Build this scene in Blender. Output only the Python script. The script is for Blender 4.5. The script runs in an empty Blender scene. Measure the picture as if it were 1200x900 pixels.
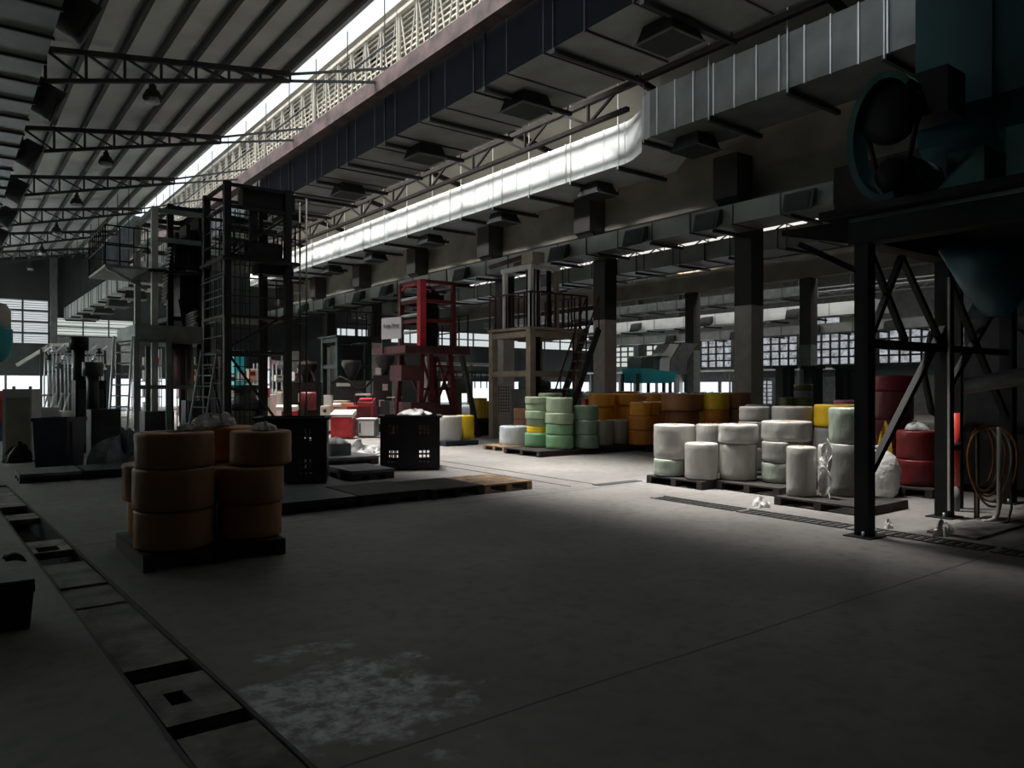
import bpy, math, random
from mathutils import Vector, Matrix, Euler
R = random.Random(7)
PI = math.pi
# ------------------------------------------------------------------ camera frame
YAW = math.radians(37.0)
S, Cc = math.sin(YAW), math.cos(YAW)
F, HZ, EYE = 880.0, 452.0, 1.6
scn = bpy.context.scene
COL = scn.collection

def at(px, d):
    """floor position seen at column px at distance d along the view axis"""
    lat = (px - 600) / F * d
    return (lat * Cc + d * S, -lat * S + d * Cc)
def gd(px, py):
    return at(px, F * EYE / (py - HZ))
def zz(py, d):
    return EYE + (HZ - py) / F * d
def dep(x, y):
    return x * S + y * Cc
def span(x, y, px, ax):
    """length along +X (ax 0) or +Y (ax 1) from (x,y) that reaches column px"""
    t = (px - 600) / F
    lat, d = x * Cc - y * S, dep(x, y)
    dl, dd = (Cc, S) if ax == 0 else (-S, Cc)
    return (t * d - lat) / (dl - t * dd)
def yat(x, px):
    """Y of the point with that X seen at column px"""
    t = (px - 600) / F
    return x * (Cc - t * S) / (t * Cc + S)

# ------------------------------------------------------------------ materials
def mat(name, col, rough=.6, metal=0., var=.15, scale=3., bump=0., bscale=None, spec=.5, stretch=None, dark=None, trans=0., emit=None, es=0.):
    m = bpy.data.materials.new(name); m.use_nodes = True
    nt = m.node_tree; b = nt.nodes['Principled BSDF']; L = nt.links.new
    b.inputs['Roughness'].default_value = rough
    b.inputs['Metallic'].default_value = metal
    b.inputs['Specular IOR Level'].default_value = spec
    if trans: b.inputs['Transmission Weight'].default_value = trans
    if emit:
        b.inputs['Emission Color'].default_value = (*emit, 1); b.inputs['Emission Strength'].default_value = es
    tc = nt.nodes.new('ShaderNodeTexCoord'); src = tc.outputs['Object']
    if stretch:
        mp = nt.nodes.new('ShaderNodeMapping'); mp.inputs['Scale'].default_value = stretch
        L(src, mp.inputs['Vector']); src = mp.outputs['Vector']
    if var:
        n = nt.nodes.new('ShaderNodeTexNoise'); n.inputs['Scale'].default_value = scale; n.inputs['Detail'].default_value = 5
        L(src, n.inputs['Vector'])
        r = nt.nodes.new('ShaderNodeValToRGB')
        d = dark or tuple(c * (1 - 2.2 * var) for c in col)
        r.color_ramp.elements[0].position = .3; r.color_ramp.elements[1].position = .68
        r.color_ramp.elements[0].color = (*[max(0, c) for c in d], 1)
        r.color_ramp.elements[1].color = (*[min(1, c * (1 + var)) for c in col], 1)
        L(n.outputs['Fac'], r.inputs['Fac']); L(r.outputs['Color'], b.inputs['Base Color'])
    else:
        b.inputs['Base Color'].default_value = (*col, 1)
    if bump:
        n2 = nt.nodes.new('ShaderNodeTexNoise'); n2.inputs['Scale'].default_value = bscale or scale * 4; n2.inputs['Detail'].default_value = 4
        L(src, n2.inputs['Vector'])
        bp = nt.nodes.new('ShaderNodeBump'); bp.inputs['Strength'].default_value = bump; bp.inputs['Distance'].default_value = .03
        L(n2.outputs['Fac'], bp.inputs['Height']); L(bp.outputs['Normal'], b.inputs['Normal'])
    return m
def ribbed(name, col, rough, axis, period, depth=.02, metal=0., var=.1):
    m = mat(name, col, rough, metal, var, .6)
    nt = m.node_tree; L = nt.links.new; b = nt.nodes['Principled BSDF']
    tc = nt.nodes.new('ShaderNodeTexCoord'); sx = nt.nodes.new('ShaderNodeSeparateXYZ'); L(tc.outputs['Object'], sx.inputs[0])
    mm = nt.nodes.new('ShaderNodeMath'); mm.operation = 'PINGPONG'; mm.inputs[1].default_value = period / 2
    L(sx.outputs['XYZ'.index(axis)], mm.inputs[0])
    bp = nt.nodes.new('ShaderNodeBump'); bp.inputs['Strength'].default_value = .6; bp.inputs['Distance'].default_value = depth / period
    L(mm.outputs[0], bp.inputs['Height']); L(bp.outputs['Normal'], b.inputs['Normal'])
    return m
def glow(name, col, s):
    m = bpy.data.materials.new(name); m.use_nodes = True; nt = m.node_tree; nt.nodes.clear()
    e = nt.nodes.new('ShaderNodeEmission'); o = nt.nodes.new('ShaderNodeOutputMaterial')
    e.inputs[0].default_value = (*col, 1); e.inputs[1].default_value = s
    nt.links.new(e.outputs[0], o.inputs[0]); return m

def floor_mat():
    m = bpy.data.materials.new('worn_concrete'); m.use_nodes = True
    nt = m.node_tree; b = nt.nodes['Principled BSDF']; L = nt.links.new; N = nt.nodes.new
    tc = N('ShaderNodeTexCoord'); P = tc.outputs['Object']
    def noise(s, det=6, off=None, rg=.55):
        n = N('ShaderNodeTexNoise'); n.inputs['Scale'].default_value = s; n.inputs['Detail'].default_value = det; n.inputs['Roughness'].default_value = rg
        L(P, n.inputs['Vector']); return n.outputs['Fac']
    def ramp(f, p0, p1, c0, c1):
        r = N('ShaderNodeValToRGB'); r.color_ramp.elements[0].position = p0; r.color_ramp.elements[1].position = p1
        r.color_ramp.elements[0].color = (*c0, 1); r.color_ramp.elements[1].color = (*c1, 1); L(f, r.inputs[0]); return r.outputs[0]
    def mix(f, a, c, mode='MIX'):
        x = N('ShaderNodeMix'); x.data_type = 'RGBA'; x.blend_type = mode
        if isinstance(f, float): x.inputs[0].default_value = f
        else: L(f, x.inputs[0])
        L(a, x.inputs[6])
        if isinstance(c, tuple): x.inputs[7].default_value = (*c, 1)
        else: L(c, x.inputs[7])
        return x.outputs[2]
    def math_(op, a, c=None):
        x = N('ShaderNodeMath'); x.operation = op
        for i, v in enumerate((a, c)):
            if v is None: continue
            if isinstance(v, (int, float)): x.inputs[i].default_value = v
            else: L(v, x.inputs[i])
        return x.outputs[0]
    base = ramp(noise(.5), .3, .72, (.12, .114, .109), (.235, .225, .213))
    base = mix(ramp(noise(7, 8), .48, .75, (0, 0, 0), (.7, .7, .7)), base, (.085, .082, .079))
    sx = N('ShaderNodeSeparateXYZ'); L(P, sx.inputs[0]); X, Y = sx.outputs[0], sx.outputs[1]
    # pale paint patch, its sheen partly put into the colour, near (1.9, 3.3)
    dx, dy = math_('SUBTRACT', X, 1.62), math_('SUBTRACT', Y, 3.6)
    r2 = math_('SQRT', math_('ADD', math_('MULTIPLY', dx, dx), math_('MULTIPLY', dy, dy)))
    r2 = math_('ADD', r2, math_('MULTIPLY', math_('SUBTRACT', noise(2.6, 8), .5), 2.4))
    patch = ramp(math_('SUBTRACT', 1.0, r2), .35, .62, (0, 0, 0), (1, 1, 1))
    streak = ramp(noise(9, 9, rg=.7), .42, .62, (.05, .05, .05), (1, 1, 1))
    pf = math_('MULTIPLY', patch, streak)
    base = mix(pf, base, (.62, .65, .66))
    # saw-cut joints
    jn = math_('MULTIPLY', math_('SUBTRACT', noise(.8, 3), .5), .05)
    def joint(coord, pos, w):
        dd = math_('ABSOLUTE', math_('SUBTRACT', math_('ADD', coord, jn), pos))
        return math_('LESS_THAN', dd, w)
    j = joint(Y, 2.95, .009)
    for p in (8.6, 14.3, 20.): j = math_('MAXIMUM', j, joint(Y, p, .012))
    base = mix(j, base, (.03, .03, .03))
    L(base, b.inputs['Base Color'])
    rr = N('ShaderNodeMapRange'); rr.inputs[3].default_value = .42; rr.inputs[4].default_value = .7
    L(noise(1.3, 5), rr.inputs[0])
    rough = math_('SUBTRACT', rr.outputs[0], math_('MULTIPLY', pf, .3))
    L(rough, b.inputs['Roughness'])
    b.inputs['Specular IOR Level'].default_value = .5
    bp = N('ShaderNodeBump'); bp.inputs['Strength'].default_value = .25; bp.inputs['Distance'].default_value = .01
    L(noise(18, 6), bp.inputs['Height']); L(bp.outputs[0], b.inputs['Normal'])
    return m

M = {}
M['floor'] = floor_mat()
M['pit'] = mat('pit_soil', (.03, .028, .025), .9, 0, .3, 8)
M['cover'] = mat('cover_concrete', (.17, .16, .145), .7, 0, .4, 4, dark=(.02, .018, .016), bump=.5, bscale=20) if True else mat('x', (.2, .19, .175), .8, 0, .3, 6, .4, 20)
M['roof'] = ribbed('roof_sheet', (.7, .725, .7), .5, 'Y', .35, .03)
M['roof_dim'] = ribbed('lining_board', (.3, .28, .235), .7, 'Y', 1.2, .01)
M['purlin'] = mat('purlin_paint', (.06, .066, .068), .6, .0, .1)
M['truss'] = mat('truss_paint', (.045, .05, .052), .6, .0, .1)
M['white_steel'] = mat('cream_steel', (.47, .445, .38), .6, 0, .1)
M['gutter'] = mat('gutter_rust', (.07, .042, .04), .7, 0, .4, 2)
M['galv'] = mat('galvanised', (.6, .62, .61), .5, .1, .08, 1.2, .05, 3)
M['galv_dull'] = mat('galvanised_dull', (.27, .285, .275), .5, .2, .12, 1.2, .1, 3)
M['galv_shaded'] = mat('galvanised_shaded', (.2, .215, .205), .45, .3, .15, 1.2, .15, 3)  # darker copy of galv, the near run's shade put into its colour
M['duct_corner'] = mat('duct_green_grey', (.1, .125, .115), .5, .2, .15, 1.2, .1, 3)
M['galv_seam'] = mat('galvanised_seam', (.75, .77, .77), .35, .6, .05)
M['navy'] = mat('navy_duct_skin', (.006, .008, .014), .8, 0, .12, .8, spec=.1)
M['angle'] = mat('dark_angle', (.03, .032, .032), .6, 0, .1)
M['grille'] = mat('outlet_dark', (.022, .026, .026), .6, 0, .2, 5)
M['green_duct'] = mat('green_duct', (.028, .05, .044), .5, .1, .1, 1)
M['concrete'] = mat('beam_concrete', (.27, .25, .205), .8, 0, .15, .8, .1, 6)
M['col_dark'] = mat('column_dark', (.03, .028, .026), .7, 0, .1)
M['col_pale'] = mat('column_pale', (.55, .53, .49), .7, 0, .08)
M['wall_dark'] = ribbed('cladding_dark', (.03, .037, .036), .7, 'X', .8, .04)
M['wall_grey'] = mat('wall_grey', (.15, .16, .16), .8, 0, .15)
M['wall_tile'] = mat('wall_tile', (.34, .35, .35), .7, 0, .08)
M['mullion'] = mat('mullion', (.05, .055, .055), .6)
M['louvre'] = mat('louvre_white', (.72, .74, .74), .6, 0, .05)
M['black_steel'] = mat('black_steel', (.009, .009, .0095), .6, 0, .2, 4, spec=.2)
M['brown_steel'] = mat('brown_black_steel', (.014, .0105, .0095), .65, 0, .25, 3, spec=.2)
M['grey_steel'] = mat('grey_post_paint', (.46, .46, .42), .6, 0, .1)
M['grey_mach'] = mat('machine_grey', (.16, .18, .175), .55, 0, .15)
M['dark_mach'] = mat('machine_dark', (.035, .036, .038), .55, 0, .25, 3)
M['alu'] = mat('aluminium', (.72, .73, .74), .35, .7, .05)
M['chrome'] = mat('bright_rod', (.8, .82, .84), .22, .9, .03)
M['red'] = mat('red_paint', (.5, .03, .04), .5, 0, .12, 4)
M['red_dark'] = mat('red_frame', (.13, .012, .016), .55, 0, .2, 4)
M['maroon'] = mat('maroon_paint', (.07, .018, .022), .6, 0, .2, 4)
M['beige'] = mat('beige_steel', (.42, .35, .27), .6, 0, .12)
M['cream'] = mat('cream_cabinet', (.72, .68, .56), .5, 0, .08)
M['white'] = mat('white_panel', (.8, .8, .78), .5, 0, .05)
M['yellow'] = mat('yellow_paint', (.75, .5, .04), .5, 0, .1)
M['teal'] = mat('teal_paint', (.02, .38, .42), .45, 0, .1, 1.5)
M['teal_dark'] = mat('teal_tank', (.005, .075, .095), .5, 0, .15, 1)
M['green_dark'] = mat('green_panel', (.008, .09, .078), .5, 0, .15, 2)
M['navy_bin'] = mat('navy_plastic', (.008, .014, .035), .5, 0, .2, 4)
M['cab_grey'] = mat('cabinet_grey', (.6, .58, .55), .55, 0, .1, 3)
M['cab_brown'] = mat('cabinet_board', (.34, .3, .25), .7, 0, .1)
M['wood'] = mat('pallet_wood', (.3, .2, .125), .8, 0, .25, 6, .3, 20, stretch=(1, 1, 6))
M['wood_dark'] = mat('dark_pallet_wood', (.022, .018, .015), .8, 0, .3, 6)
M['plastic_black'] = mat('black_plastic', (.014, .014, .016), .45, 0, .15, 5)
M['plastic_grey'] = mat('grey_plastic_top', (.16, .16, .17), .5, 0, .2, 5)
M['rubber'] = mat('black_rubber', (.012, .012, .012), .6, 0, .1)
M['tarp'] = mat('grey_tarp', (.2, .22, .23), .45, 0, .25, 5, .4, 14)
M['film'] = mat('crumpled_film', (.66, .66, .65), .3, 0, .1, 6, .6, 18)
M['paper_core'] = mat('cardboard_core', (.36, .25, .15), .8, 0, .1)
M['pipe_red'] = mat('fire_pipe_red', (.7, .06, .04), .4, 0, .06)
M['pipe_pale'] = mat('pale_pipe', (.55, .54, .5), .5, 0, .1)
M['hose'] = mat('orange_hose', (.42, .15, .03), .5, 0, .1)
M['hose_pale'] = mat('pale_cable', (.5, .42, .3), .5, 0, .1)
M['sign'] = mat('sign_board', (.42, .4, .42), .6, 0, .05)
M['ink'] = mat('sign_ink', (.05, .04, .06), .7, 0, 0)
M['skin_dim'] = mat('dull_purple_machine', (.12, .1, .13), .5, 0, .2, 5)
M['blue'] = mat('blue_plastic', (.03, .09, .28), .5, 0, .1)
M['sky_pane'] = glow('daylit_pane', (.9, .97, .98), .72)
M['sky_pane_green'] = glow('daylit_pane_warm', (.92, 1., .93), .62)
M['sky_hot'] = glow('open_daylight', (.9, .96, 1.), 3.2)
M['sky_blue'] = glow('daylit_cold_pane', (.86, .91, .97), .34)
_nt = M['sky_blue'].node_tree; _n = _nt.nodes.new('ShaderNodeTexNoise'); _n.inputs['Scale'].default_value = 2.2; _n.inputs['Detail'].default_value = 6; _n.inputs['Distortion'].default_value = 1.2
_tc = _nt.nodes.new('ShaderNodeTexCoord'); _nt.links.new(_tc.outputs['Object'], _n.inputs['Vector'])
_mr = _nt.nodes.new('ShaderNodeMapRange'); _mr.inputs[1].default_value = .35; _mr.inputs[2].default_value = .65; _mr.inputs[3].default_value = .16; _mr.inputs[4].default_value = .55
_nt.links.new(_n.outputs['Fac'], _mr.inputs[0]); _nt.links.new(_mr.outputs[0], [n for n in _nt.nodes if n.type == 'EMISSION'][0].inputs[1])
M['sun_orange'] = glow('sunlit_rooflight', (1., .78, .55), 1.4)
M['strip'] = glow('rooflight_strip', (1., .97, .92), .9)
M['bulb'] = mat('lamp_glass', (.5, .52, .52), .3, 0, .05)

# plastic film rolls
ROLL = {}
def rollmat(k, col, rough=.42, bump=.25, bscale=7, var=.1):
    ROLL[k] = mat('film_roll_' + k, col, rough, 0, var, 2.5, bump, bscale, stretch=(1.6, 1.6, .55))
rollmat('tan', (.4, .2, .085), .55); rollmat('tan_dark', (.4, .2, .08), .55); rollmat('amber', (.6, .26, .05), .5)
rollmat('orange', (.85, .36, .03)); rollmat('orange_deep', (.68, .24, .03)); rollmat('brown', (.34, .15, .055)); rollmat('yellow', (.95, .6, .02))
rollmat('white', (.42, .41, .385), .4, .38); rollmat('white_green', (.33, .38, .32), .38, .45); rollmat('grey', (.29, .295, .275), .4, .4)
rollmat('green', (.19, .38, .2), .4, .3); rollmat('pale_green', (.36, .45, .3), .4, .4); rollmat('shaded_green', (.12, .2, .13), .4, .3)  # last green is a darker copy, the stack's shade put into its colour
rollmat('taupe', (.3, .28, .22), .3, .5); rollmat('pink', (.9, .28, .48)); rollmat('plum', (.4, .1, .2)); rollmat('crimson', (.28, .03, .06)); rollmat('rose', (.22, .04, .055))
rollmat('olive', (.22, .24, .06)); rollmat('lilac', (.35, .3, .45)); rollmat('peach', (.72, .36, .22), .4, .5); rollmat('blue_white', (.66, .72, .78), .35, .6); rollmat('red', (.19, .02, .024), .4, .5)

# ------------------------------------------------------------------ mesh helpers
class MB:
    def __init__(s): s.v, s.f, s.sm = [], [], []
    def add(s, vs, fs, smooth=False):
        n = len(s.v); s.v += [tuple(p) for p in vs]
        for f in fs: s.f.append([n + i for i in f]); s.sm.append(smooth)
        return s
    def box(s, x0, x1, y0, y1, z0, z1):
        return s.add([(x, y, z) for z in (z0, z1) for y in (y0, y1) for x in (x0, x1)],
                     [(0, 2, 3, 1), (4, 5, 7, 6), (0, 1, 5, 4), (2, 6, 7, 3), (0, 4, 6, 2), (1, 3, 7, 5)])
    def obox(s, c, dim, rz=0., rx=0., ry=0.):
        m = Euler((rx, ry, rz)).to_matrix(); c = Vector(c)
        h = [d / 2 for d in dim]
        return s.add([c + m @ Vector((x, y, z)) for z in (-h[2], h[2]) for y in (-h[1], h[1]) for x in (-h[0], h[0])],
                     [(0, 2, 3, 1), (4, 5, 7, 6), (0, 1, 5, 4), (2, 6, 7, 3), (0, 4, 6, 2), (1, 3, 7, 5)])
    def bar(s, p, q, w, h=None):
        p, q = Vector(p), Vector(q); h = h or w
        d = (q - p).normalized()
        up = Vector((0, 0, 1)) if abs(d.z) < .95 else Vector((0, 1, 0))
        a = d.cross(up).normalized() * (w / 2); b = a.cross(d).normalized() * (h / 2)
        vs = [e + sa * a + sb * b for e in (p, q) for sa, sb in ((-1, -1), (1, -1), (1, 1), (-1, 1))]
        return s.add(vs, [(3, 2, 1, 0), (4, 5, 6, 7), (0, 1, 5, 4), (1, 2, 6, 5), (2, 3, 7, 6), (3, 0, 4, 7)])
    def path(s, pts, r, n=8, closed=False):
        pts = [Vector(p) for p in pts]; k = len(pts); rings = []
        pn = None
        for i, p in enumerate(pts):
            d = (pts[min(i + 1, k - 1)] - pts[max(i - 1, 0)]).normalized()
            if pn is None:
                pn = d.cross(Vector((0, 0, 1)) if abs(d.z) < .9 else Vector((1, 0, 0))).normalized()
            pn = (pn - d * pn.dot(d)).normalized(); bn = d.cross(pn)
            rr = r[i] if isinstance(r, (list, tuple)) else r
            rings.append([p + rr * (math.cos(2 * PI * j / n) * pn + math.sin(2 * PI * j / n) * bn) for j in range(n)])
        vs = [v for g in rings for v in g]
        fs = [(i * n + j, i * n + (j + 1) % n, (i + 1) * n + (j + 1) % n, (i + 1) * n + j) for i in range(k - 1) for j in range(n)]
        s.add(vs, fs, True)
        n0 = len(s.v) - len(vs)
        s.f += [[n0 + j for j in range(n)][::-1], [n0 + (k - 1) * n + j for j in range(n)]]; s.sm += [False, False]
        return s
    def tube(s, p, q, r, n=10, r2=None):
        return s.path([p, q], [r, r if r2 is None else r2], n)
    def lathe(s, prof, c, n=32, axis='Z', closed=False, wob=0., seed=0, smooth=True):
        rg = random.Random(seed); ph = [rg.random() * 6 for _ in range(3)]
        vs = []
        for r, z in prof:
            for j in range(n):
                a = 2 * PI * j / n
                rr = r * (1 + wob * (math.sin(3 * a + ph[0] + z * 9) + .6 * math.sin(7 * a + ph[1] - z * 15) + .4 * math.sin(13 * a + ph[2]) ) ) if r > .12 else r
                x, y = rr * math.cos(a), rr * math.sin(a)
                p = (x, y, z) if axis == 'Z' else ((z, x, y) if axis == 'X' else (y, z, x))
                vs.append((c[0] + p[0], c[1] + p[1], c[2] + p[2]))
        k = len(prof); fs = []
        for i in range(k if closed else k - 1):
            i2 = (i + 1) % k
            fs += [(i * n + j, i * n + (j + 1) % n, i2 * n + (j + 1) % n, i2 * n + j) for j in range(n)]
        if not closed:
            fs += [tuple(range(n))[::-1], tuple((k - 1) * n + j for j in range(n))]
        return s.add(vs, fs, smooth)
    def prism(s, poly, off):
        k = len(poly); off = Vector(off)
        vs = [Vector(p) for p in poly] + [Vector(p) + off for p in poly]
        return s.add(vs, [tuple(range(k))[::-1], tuple(range(k, 2 * k))] + [(i, (i + 1) % k, k + (i + 1) % k, k + i) for i in range(k)])
    def lump(s, c, dim, seed=0, n=18, rough=.35):
        """crumpled heap lying on z = c[2]"""
        rg = random.Random(seed); w = [(rg.uniform(2, 9), rg.uniform(2, 9), rg.random() * 6, rg.uniform(.4, 1)) for _ in range(7)]
        vs, fs = [], []
        rings = 9
        for i in range(rings + 1):
            t = i / rings
            for j in range(n):
                a = 2 * PI * j / n
                k = sum(q * math.sin(u * math.cos(a) * (1 + t) + v * math.sin(a) + p + 3 * t) for u, v, p, q in w) / 7
                rad = math.sin(t * PI / 2 * .98 + .02) * (1 + rough * .8 * k)
                z = math.cos(t * PI / 2) * (1 + rough * 1.6 * k)
                vs.append((c[0] + dim[0] / 2 * rad * math.cos(a), c[1] + dim[1] / 2 * rad * math.sin(a), c[2] + max(0, dim[2] * z) if t < 1 else c[2]))
        for i in range(rings):
            fs += [(i * n + j, i * n + (j + 1) % n, (i + 1) * n + (j + 1) % n, (i + 1) * n + j)[::-1] for j in range(n)]
        fs.append(tuple(range(n))); fs.append(tuple(rings * n + j for j in range(n))[::-1])
        return s.add(vs, fs, False)
    def build(s, name, m, parent=None, **props):
        me = bpy.data.meshes.new(name)
        vs = [Vector(v) for v in s.v]
        if parent is not None:
            o0 = Vector(parent['_o'])
        else:
            lo = [min(v[i] for v in vs) for i in range(3)]; hi = [max(v[i] for v in vs) for i in range(3)]
            o0 = Vector(((lo[0] + hi[0]) / 2, (lo[1] + hi[1]) / 2, lo[2])) if props.pop('origin', True) else Vector()
        me.from_pydata([tuple(v - o0) for v in vs], [], s.f)
        me.polygons.foreach_set('use_smooth', s.sm)
        me.materials.append(M.get(m) or ROLL[m] if isinstance(m, str) else m)
        me.validate(); me.update()
        o = bpy.data.objects.new(name, me); COL.objects.link(o)
        if parent is not None:
            o.parent = parent
        else: o.location = o0
        o['_o'] = list(o0)
        for k, v in props.items(): o[k] = v
        return o
def thing(name, loc, label, cat, group=None, **kw):
    o = bpy.data.objects.new(name, None); COL.objects.link(o); o.location = loc; o['_o'] = list(loc)
    o.empty_display_size = .2
    o['label'] = label; o['category'] = cat
    if group: o['group'] = group
    for k, v in kw.items(): o[k] = v
    return o
def tag(o, label, cat, group=None):
    o['label'] = label; o['category'] = cat
    if group: o['group'] = group
    return o
def struct(o): o['kind'] = 'structure'; return o
def dup(root, off, label):
    r = root.copy(); COL.objects.link(r); r.location = Vector(root.location) + Vector(off); r['label'] = label
    for ch in list(root.children):
        c = ch.copy(); COL.objects.link(c); c.parent = r
        for g in ch.children:
            d = g.copy(); COL.objects.link(d); d.parent = c
    return r
def bars(name, m, parent, w, segs):
    for a, b in segs: MB().bar(a, b, w).build(name, m, parent)
def each(name, m, parent, boxes):
    for b in boxes: MB().box(*b).build(name, m, parent)
ORD = ['first', 'second', 'third', 'fourth', 'fifth', 'sixth', 'seventh', 'eighth', 'ninth', 'tenth', 'eleventh', 'twelfth', 'thirteenth', 'fourteenth']

# ================================================================== SETTING
XL, XE, YB, YE, XR = -12., 7.27, -8., 53., 50.
ZE, SL = 9.79, .15                       # roof edge by the skylight, slope of the low roof
XH, ZH = 10., 11.95                      # head of the lattice wall
XB = 19.35                               # first column line
YS = 5.0                                # skylight begins here
roofz = lambda x: ZE - SL * (XE - x)
zr2 = lambda x: ZH - .2 * (x - XH) + .25 # roof of the middle bay
# floor with the trench left open
tl = lambda y: .84 - .0335 * (y - 3)
tr = lambda y: 1.22 - .0395 * (y - 3) if y < 40 else tl(y) + .2
fm = MB()
for a, b in ((YB, 14.5),):
    fm.add([(XL, a, 0), (tl(a), a, 0), (tl(b), b, 0), (XL, b, 0)], [(0, 1, 2, 3)])
    fm.add([(tr(a), a, 0), (XR, a, 0), (XR, b, 0), (tr(b), b, 0)], [(0, 1, 2, 3)])
fm.add([(XL, 14.5, 0), (XR, 14.5, 0), (XR, YE + 9, 0), (XL, YE + 9, 0)], [(0, 1, 2, 3)])
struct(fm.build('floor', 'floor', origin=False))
pit = MB()
pit.add([(tl(YB), YB, -.28), (tr(YB), YB, -.28), (tr(14.5), 14.5, -.28), (tl(14.5), 14.5, -.28)], [(0, 1, 2, 3)])
for f_ in (tl, tr):
    pit.add([(f_(YB), YB, -.28), (f_(YB), YB, 0), (f_(14.5), 14.5, 0), (f_(14.5), 14.5, -.28)], [(0, 1, 2, 3)])
pit.box(tl(14.5), tr(14.5), 14.5, 14.55, -.28, 0)
struct(pit.build('trim_1', 'pit'))
# steel edge strips of the trench
for i, (f_, o_) in enumerate(((tl, -.02), (tr, .0))):
    e = MB().add([(f_(YB) + o_, YB, .004), (f_(YB) + o_ + .02, YB, .004), (f_(14.5) + o_ + .02, 14.5, .004), (f_(14.5) + o_, 14.5, .004)] , [(0, 1, 2, 3)])
    struct(e.build('trim_%d' % (2 + i), 'rubber'))
def slab(y0, y1, label, hole=None, z=0., tilt=0., m='cover'):
    mb = MB(); g = .012
    def q(ya, yb, u0, u1):
        P = lambda y, u: (tl(y) + g + u * (tr(y) - tl(y) - 2 * g), y)
        zt = lambda y: z + tilt * (y - y0)
        top = [(*P(ya, u0), zt(ya)), (*P(ya, u1), zt(ya)), (*P(yb, u1), zt(yb)), (*P(yb, u0), zt(yb))]
        mb.prism([(p[0], p[1], p[2] - .07) for p in top], (0, 0, .07))
    if hole:
        h0, h1, u0, u1 = hole
        q(y0, h0, 0, 1); q(h1, y1, 0, 1); q(h0, h1, 0, u0); q(h0, h1, u1, 1)
    else: q(y0, y1, 0, 1)
    tag(mb.build('trench_cover', m), label, 'trench cover', 'concrete covers over the floor trench')
slab(1.6, 3.62, 'stained concrete trench cover by the black box, before the holed one')
slab(3.78, 4.42, 'short trench cover with a ragged dark hole in it', (4.02, 4.2, .24, .52))
slab(4.68, 6.2, 'long oil-stained trench cover beside the tan roll pallet, before the wide gap', None, -.01, -.006)
slab(6.24, 6.85, 'dark trench cover beside the corner of the tan roll pallet', None, -.015, .0)
slab(6.9, 7.9, 'trench cover alongside the middle of the tan roll pallet', None, -.005, -.01)
slab(8.45, 9.1, 'small cracked trench cover between the two dark openings', (8.5, 8.75, .12, .7))
slab(10.7, 11.15, 'narrow pale trench cover beyond the rectangular open pit')
slab(11.9, 14.3, 'trench cover adjoining the black plastic pallets')

# roofs, lattice side strip
c1 = MB().add([(XL, YB, roofz(XL)), (XE, YB, ZE), (XE, YE, ZE), (XL, YE, roofz(XL))], [(0, 1, 2, 3)])
c1.add([(XL, YB, roofz(XL) + .05), (XE, YB, ZE + .05), (XE, YE, ZE + .05), (XL, YE, roofz(XL) + .05)], [(0, 1, 2, 3)])
struct(c1.build('ceiling', 'roof', origin=False))
c2 = MB().add([(XH, YB, zr2(XH)), (XB, YB, zr2(XB)), (XB, YE, zr2(XB)), (XH, YE, zr2(XH))], [(0, 1, 2, 3)])
struct(c2.build('ceiling_2', 'roof_dim', origin=False))
c3 = MB().add([(XE, YB, ZE), (XH, YB, zr2(XH)), (XH, YS, zr2(XH)), (XE, YS, ZE)], [(0, 1, 2, 3)])
struct(c3.build('ceiling_1', 'roof', origin=False))
c4 = MB()
for xa, xb, za, zb in ((XB, 27, zr2(XB), 11.3), (27, 34, 11.3, 10.), (36, 43, 10., 11.3), (43, XR, 11.3, 9.6)):
    c4.add([(xa, YB, za), (xb, YB, zb), (xb, YE, zb), (xa, YE, za)], [(0, 1, 2, 3)])
struct(c4.build('ceiling_3', 'roof_dim', origin=False))
struct(MB().box(34, 36, YB, YE, 10.02, 10.05).build('window_1', 'strip'))      # long rooflight of the far bay
for i in range(3):
    struct(MB().box(44.2 + i * 1.1, 44.8 + i * 1.1, yat(44, 806) - i * .4, yat(44, 778), 10.55 - i * .2, 10.57 - i * .2).build('window_%d' % (2 + i), 'sun_orange'))
# walls
def wall(name, axis, pos, u0, u1, z0, z1, holes, m, th=.2):
    us = sorted({u0, u1, *[h[0] for h in holes], *[h[1] for h in holes]}); zs = sorted({z0, z1, *[h[2] for h in holes], *[h[3] for h in holes]})
    mb = MB()
    for a, b in zip(us, us[1:]):
        for c, d in zip(zs, zs[1:]):
            um, zm = (a + b) / 2, (c + d) / 2
            if any(h[0] < um < h[1] and h[2] < zm < h[3] for h in holes): continue
            if axis == 'Y': mb.box(a, b, pos, pos + th, c, d)
            else: mb.box(pos, pos + th, a, b, c, d)
    return struct(mb.build(name, m))
H_END = [(2.3, 4.95, 4.08, 6.75), (-6., 1.6, 4.08, 6.75), (5.35, 9.6, 4.65, 5.75), (22.6, 26.2, 5.2, 5.95), (28, 31.5, 5.0, 6.1), (32.4, 37.6, 4.9, 6.1), (40., 49.3, 4.9, 6.4),
         (-4., 5.05, 0., 2.25), (8.2, 12.5, 0., 2.1), (32.5, 49.3, .0, 2.0)]
wall('wall_end', 'Y', YE, XL, XR, 0, 12.5, H_END, 'wall_dark')
H_R = [(43.2, 46.5, 3.3, 5.2), (47.8, 51.5, 3.3, 5.2), (37.3, 41.9, 3.07, 5.3), (31.5, 36., 3.07, 5.3), (26.9, 30.3, 3.07, 5.3), (22., 25.5, 3.07, 5.3), (16.5, 20.5, 3.07, 5.3),
       (36.2, 52., .4, 2.05), (33.6, 34.6, .2, 2.0), (28.2, 31.5, 5.9, 6.7)]
wall('wall_east', 'X', XR, YB, YE, 0, 11.5, H_R, 'wall_grey')
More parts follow.
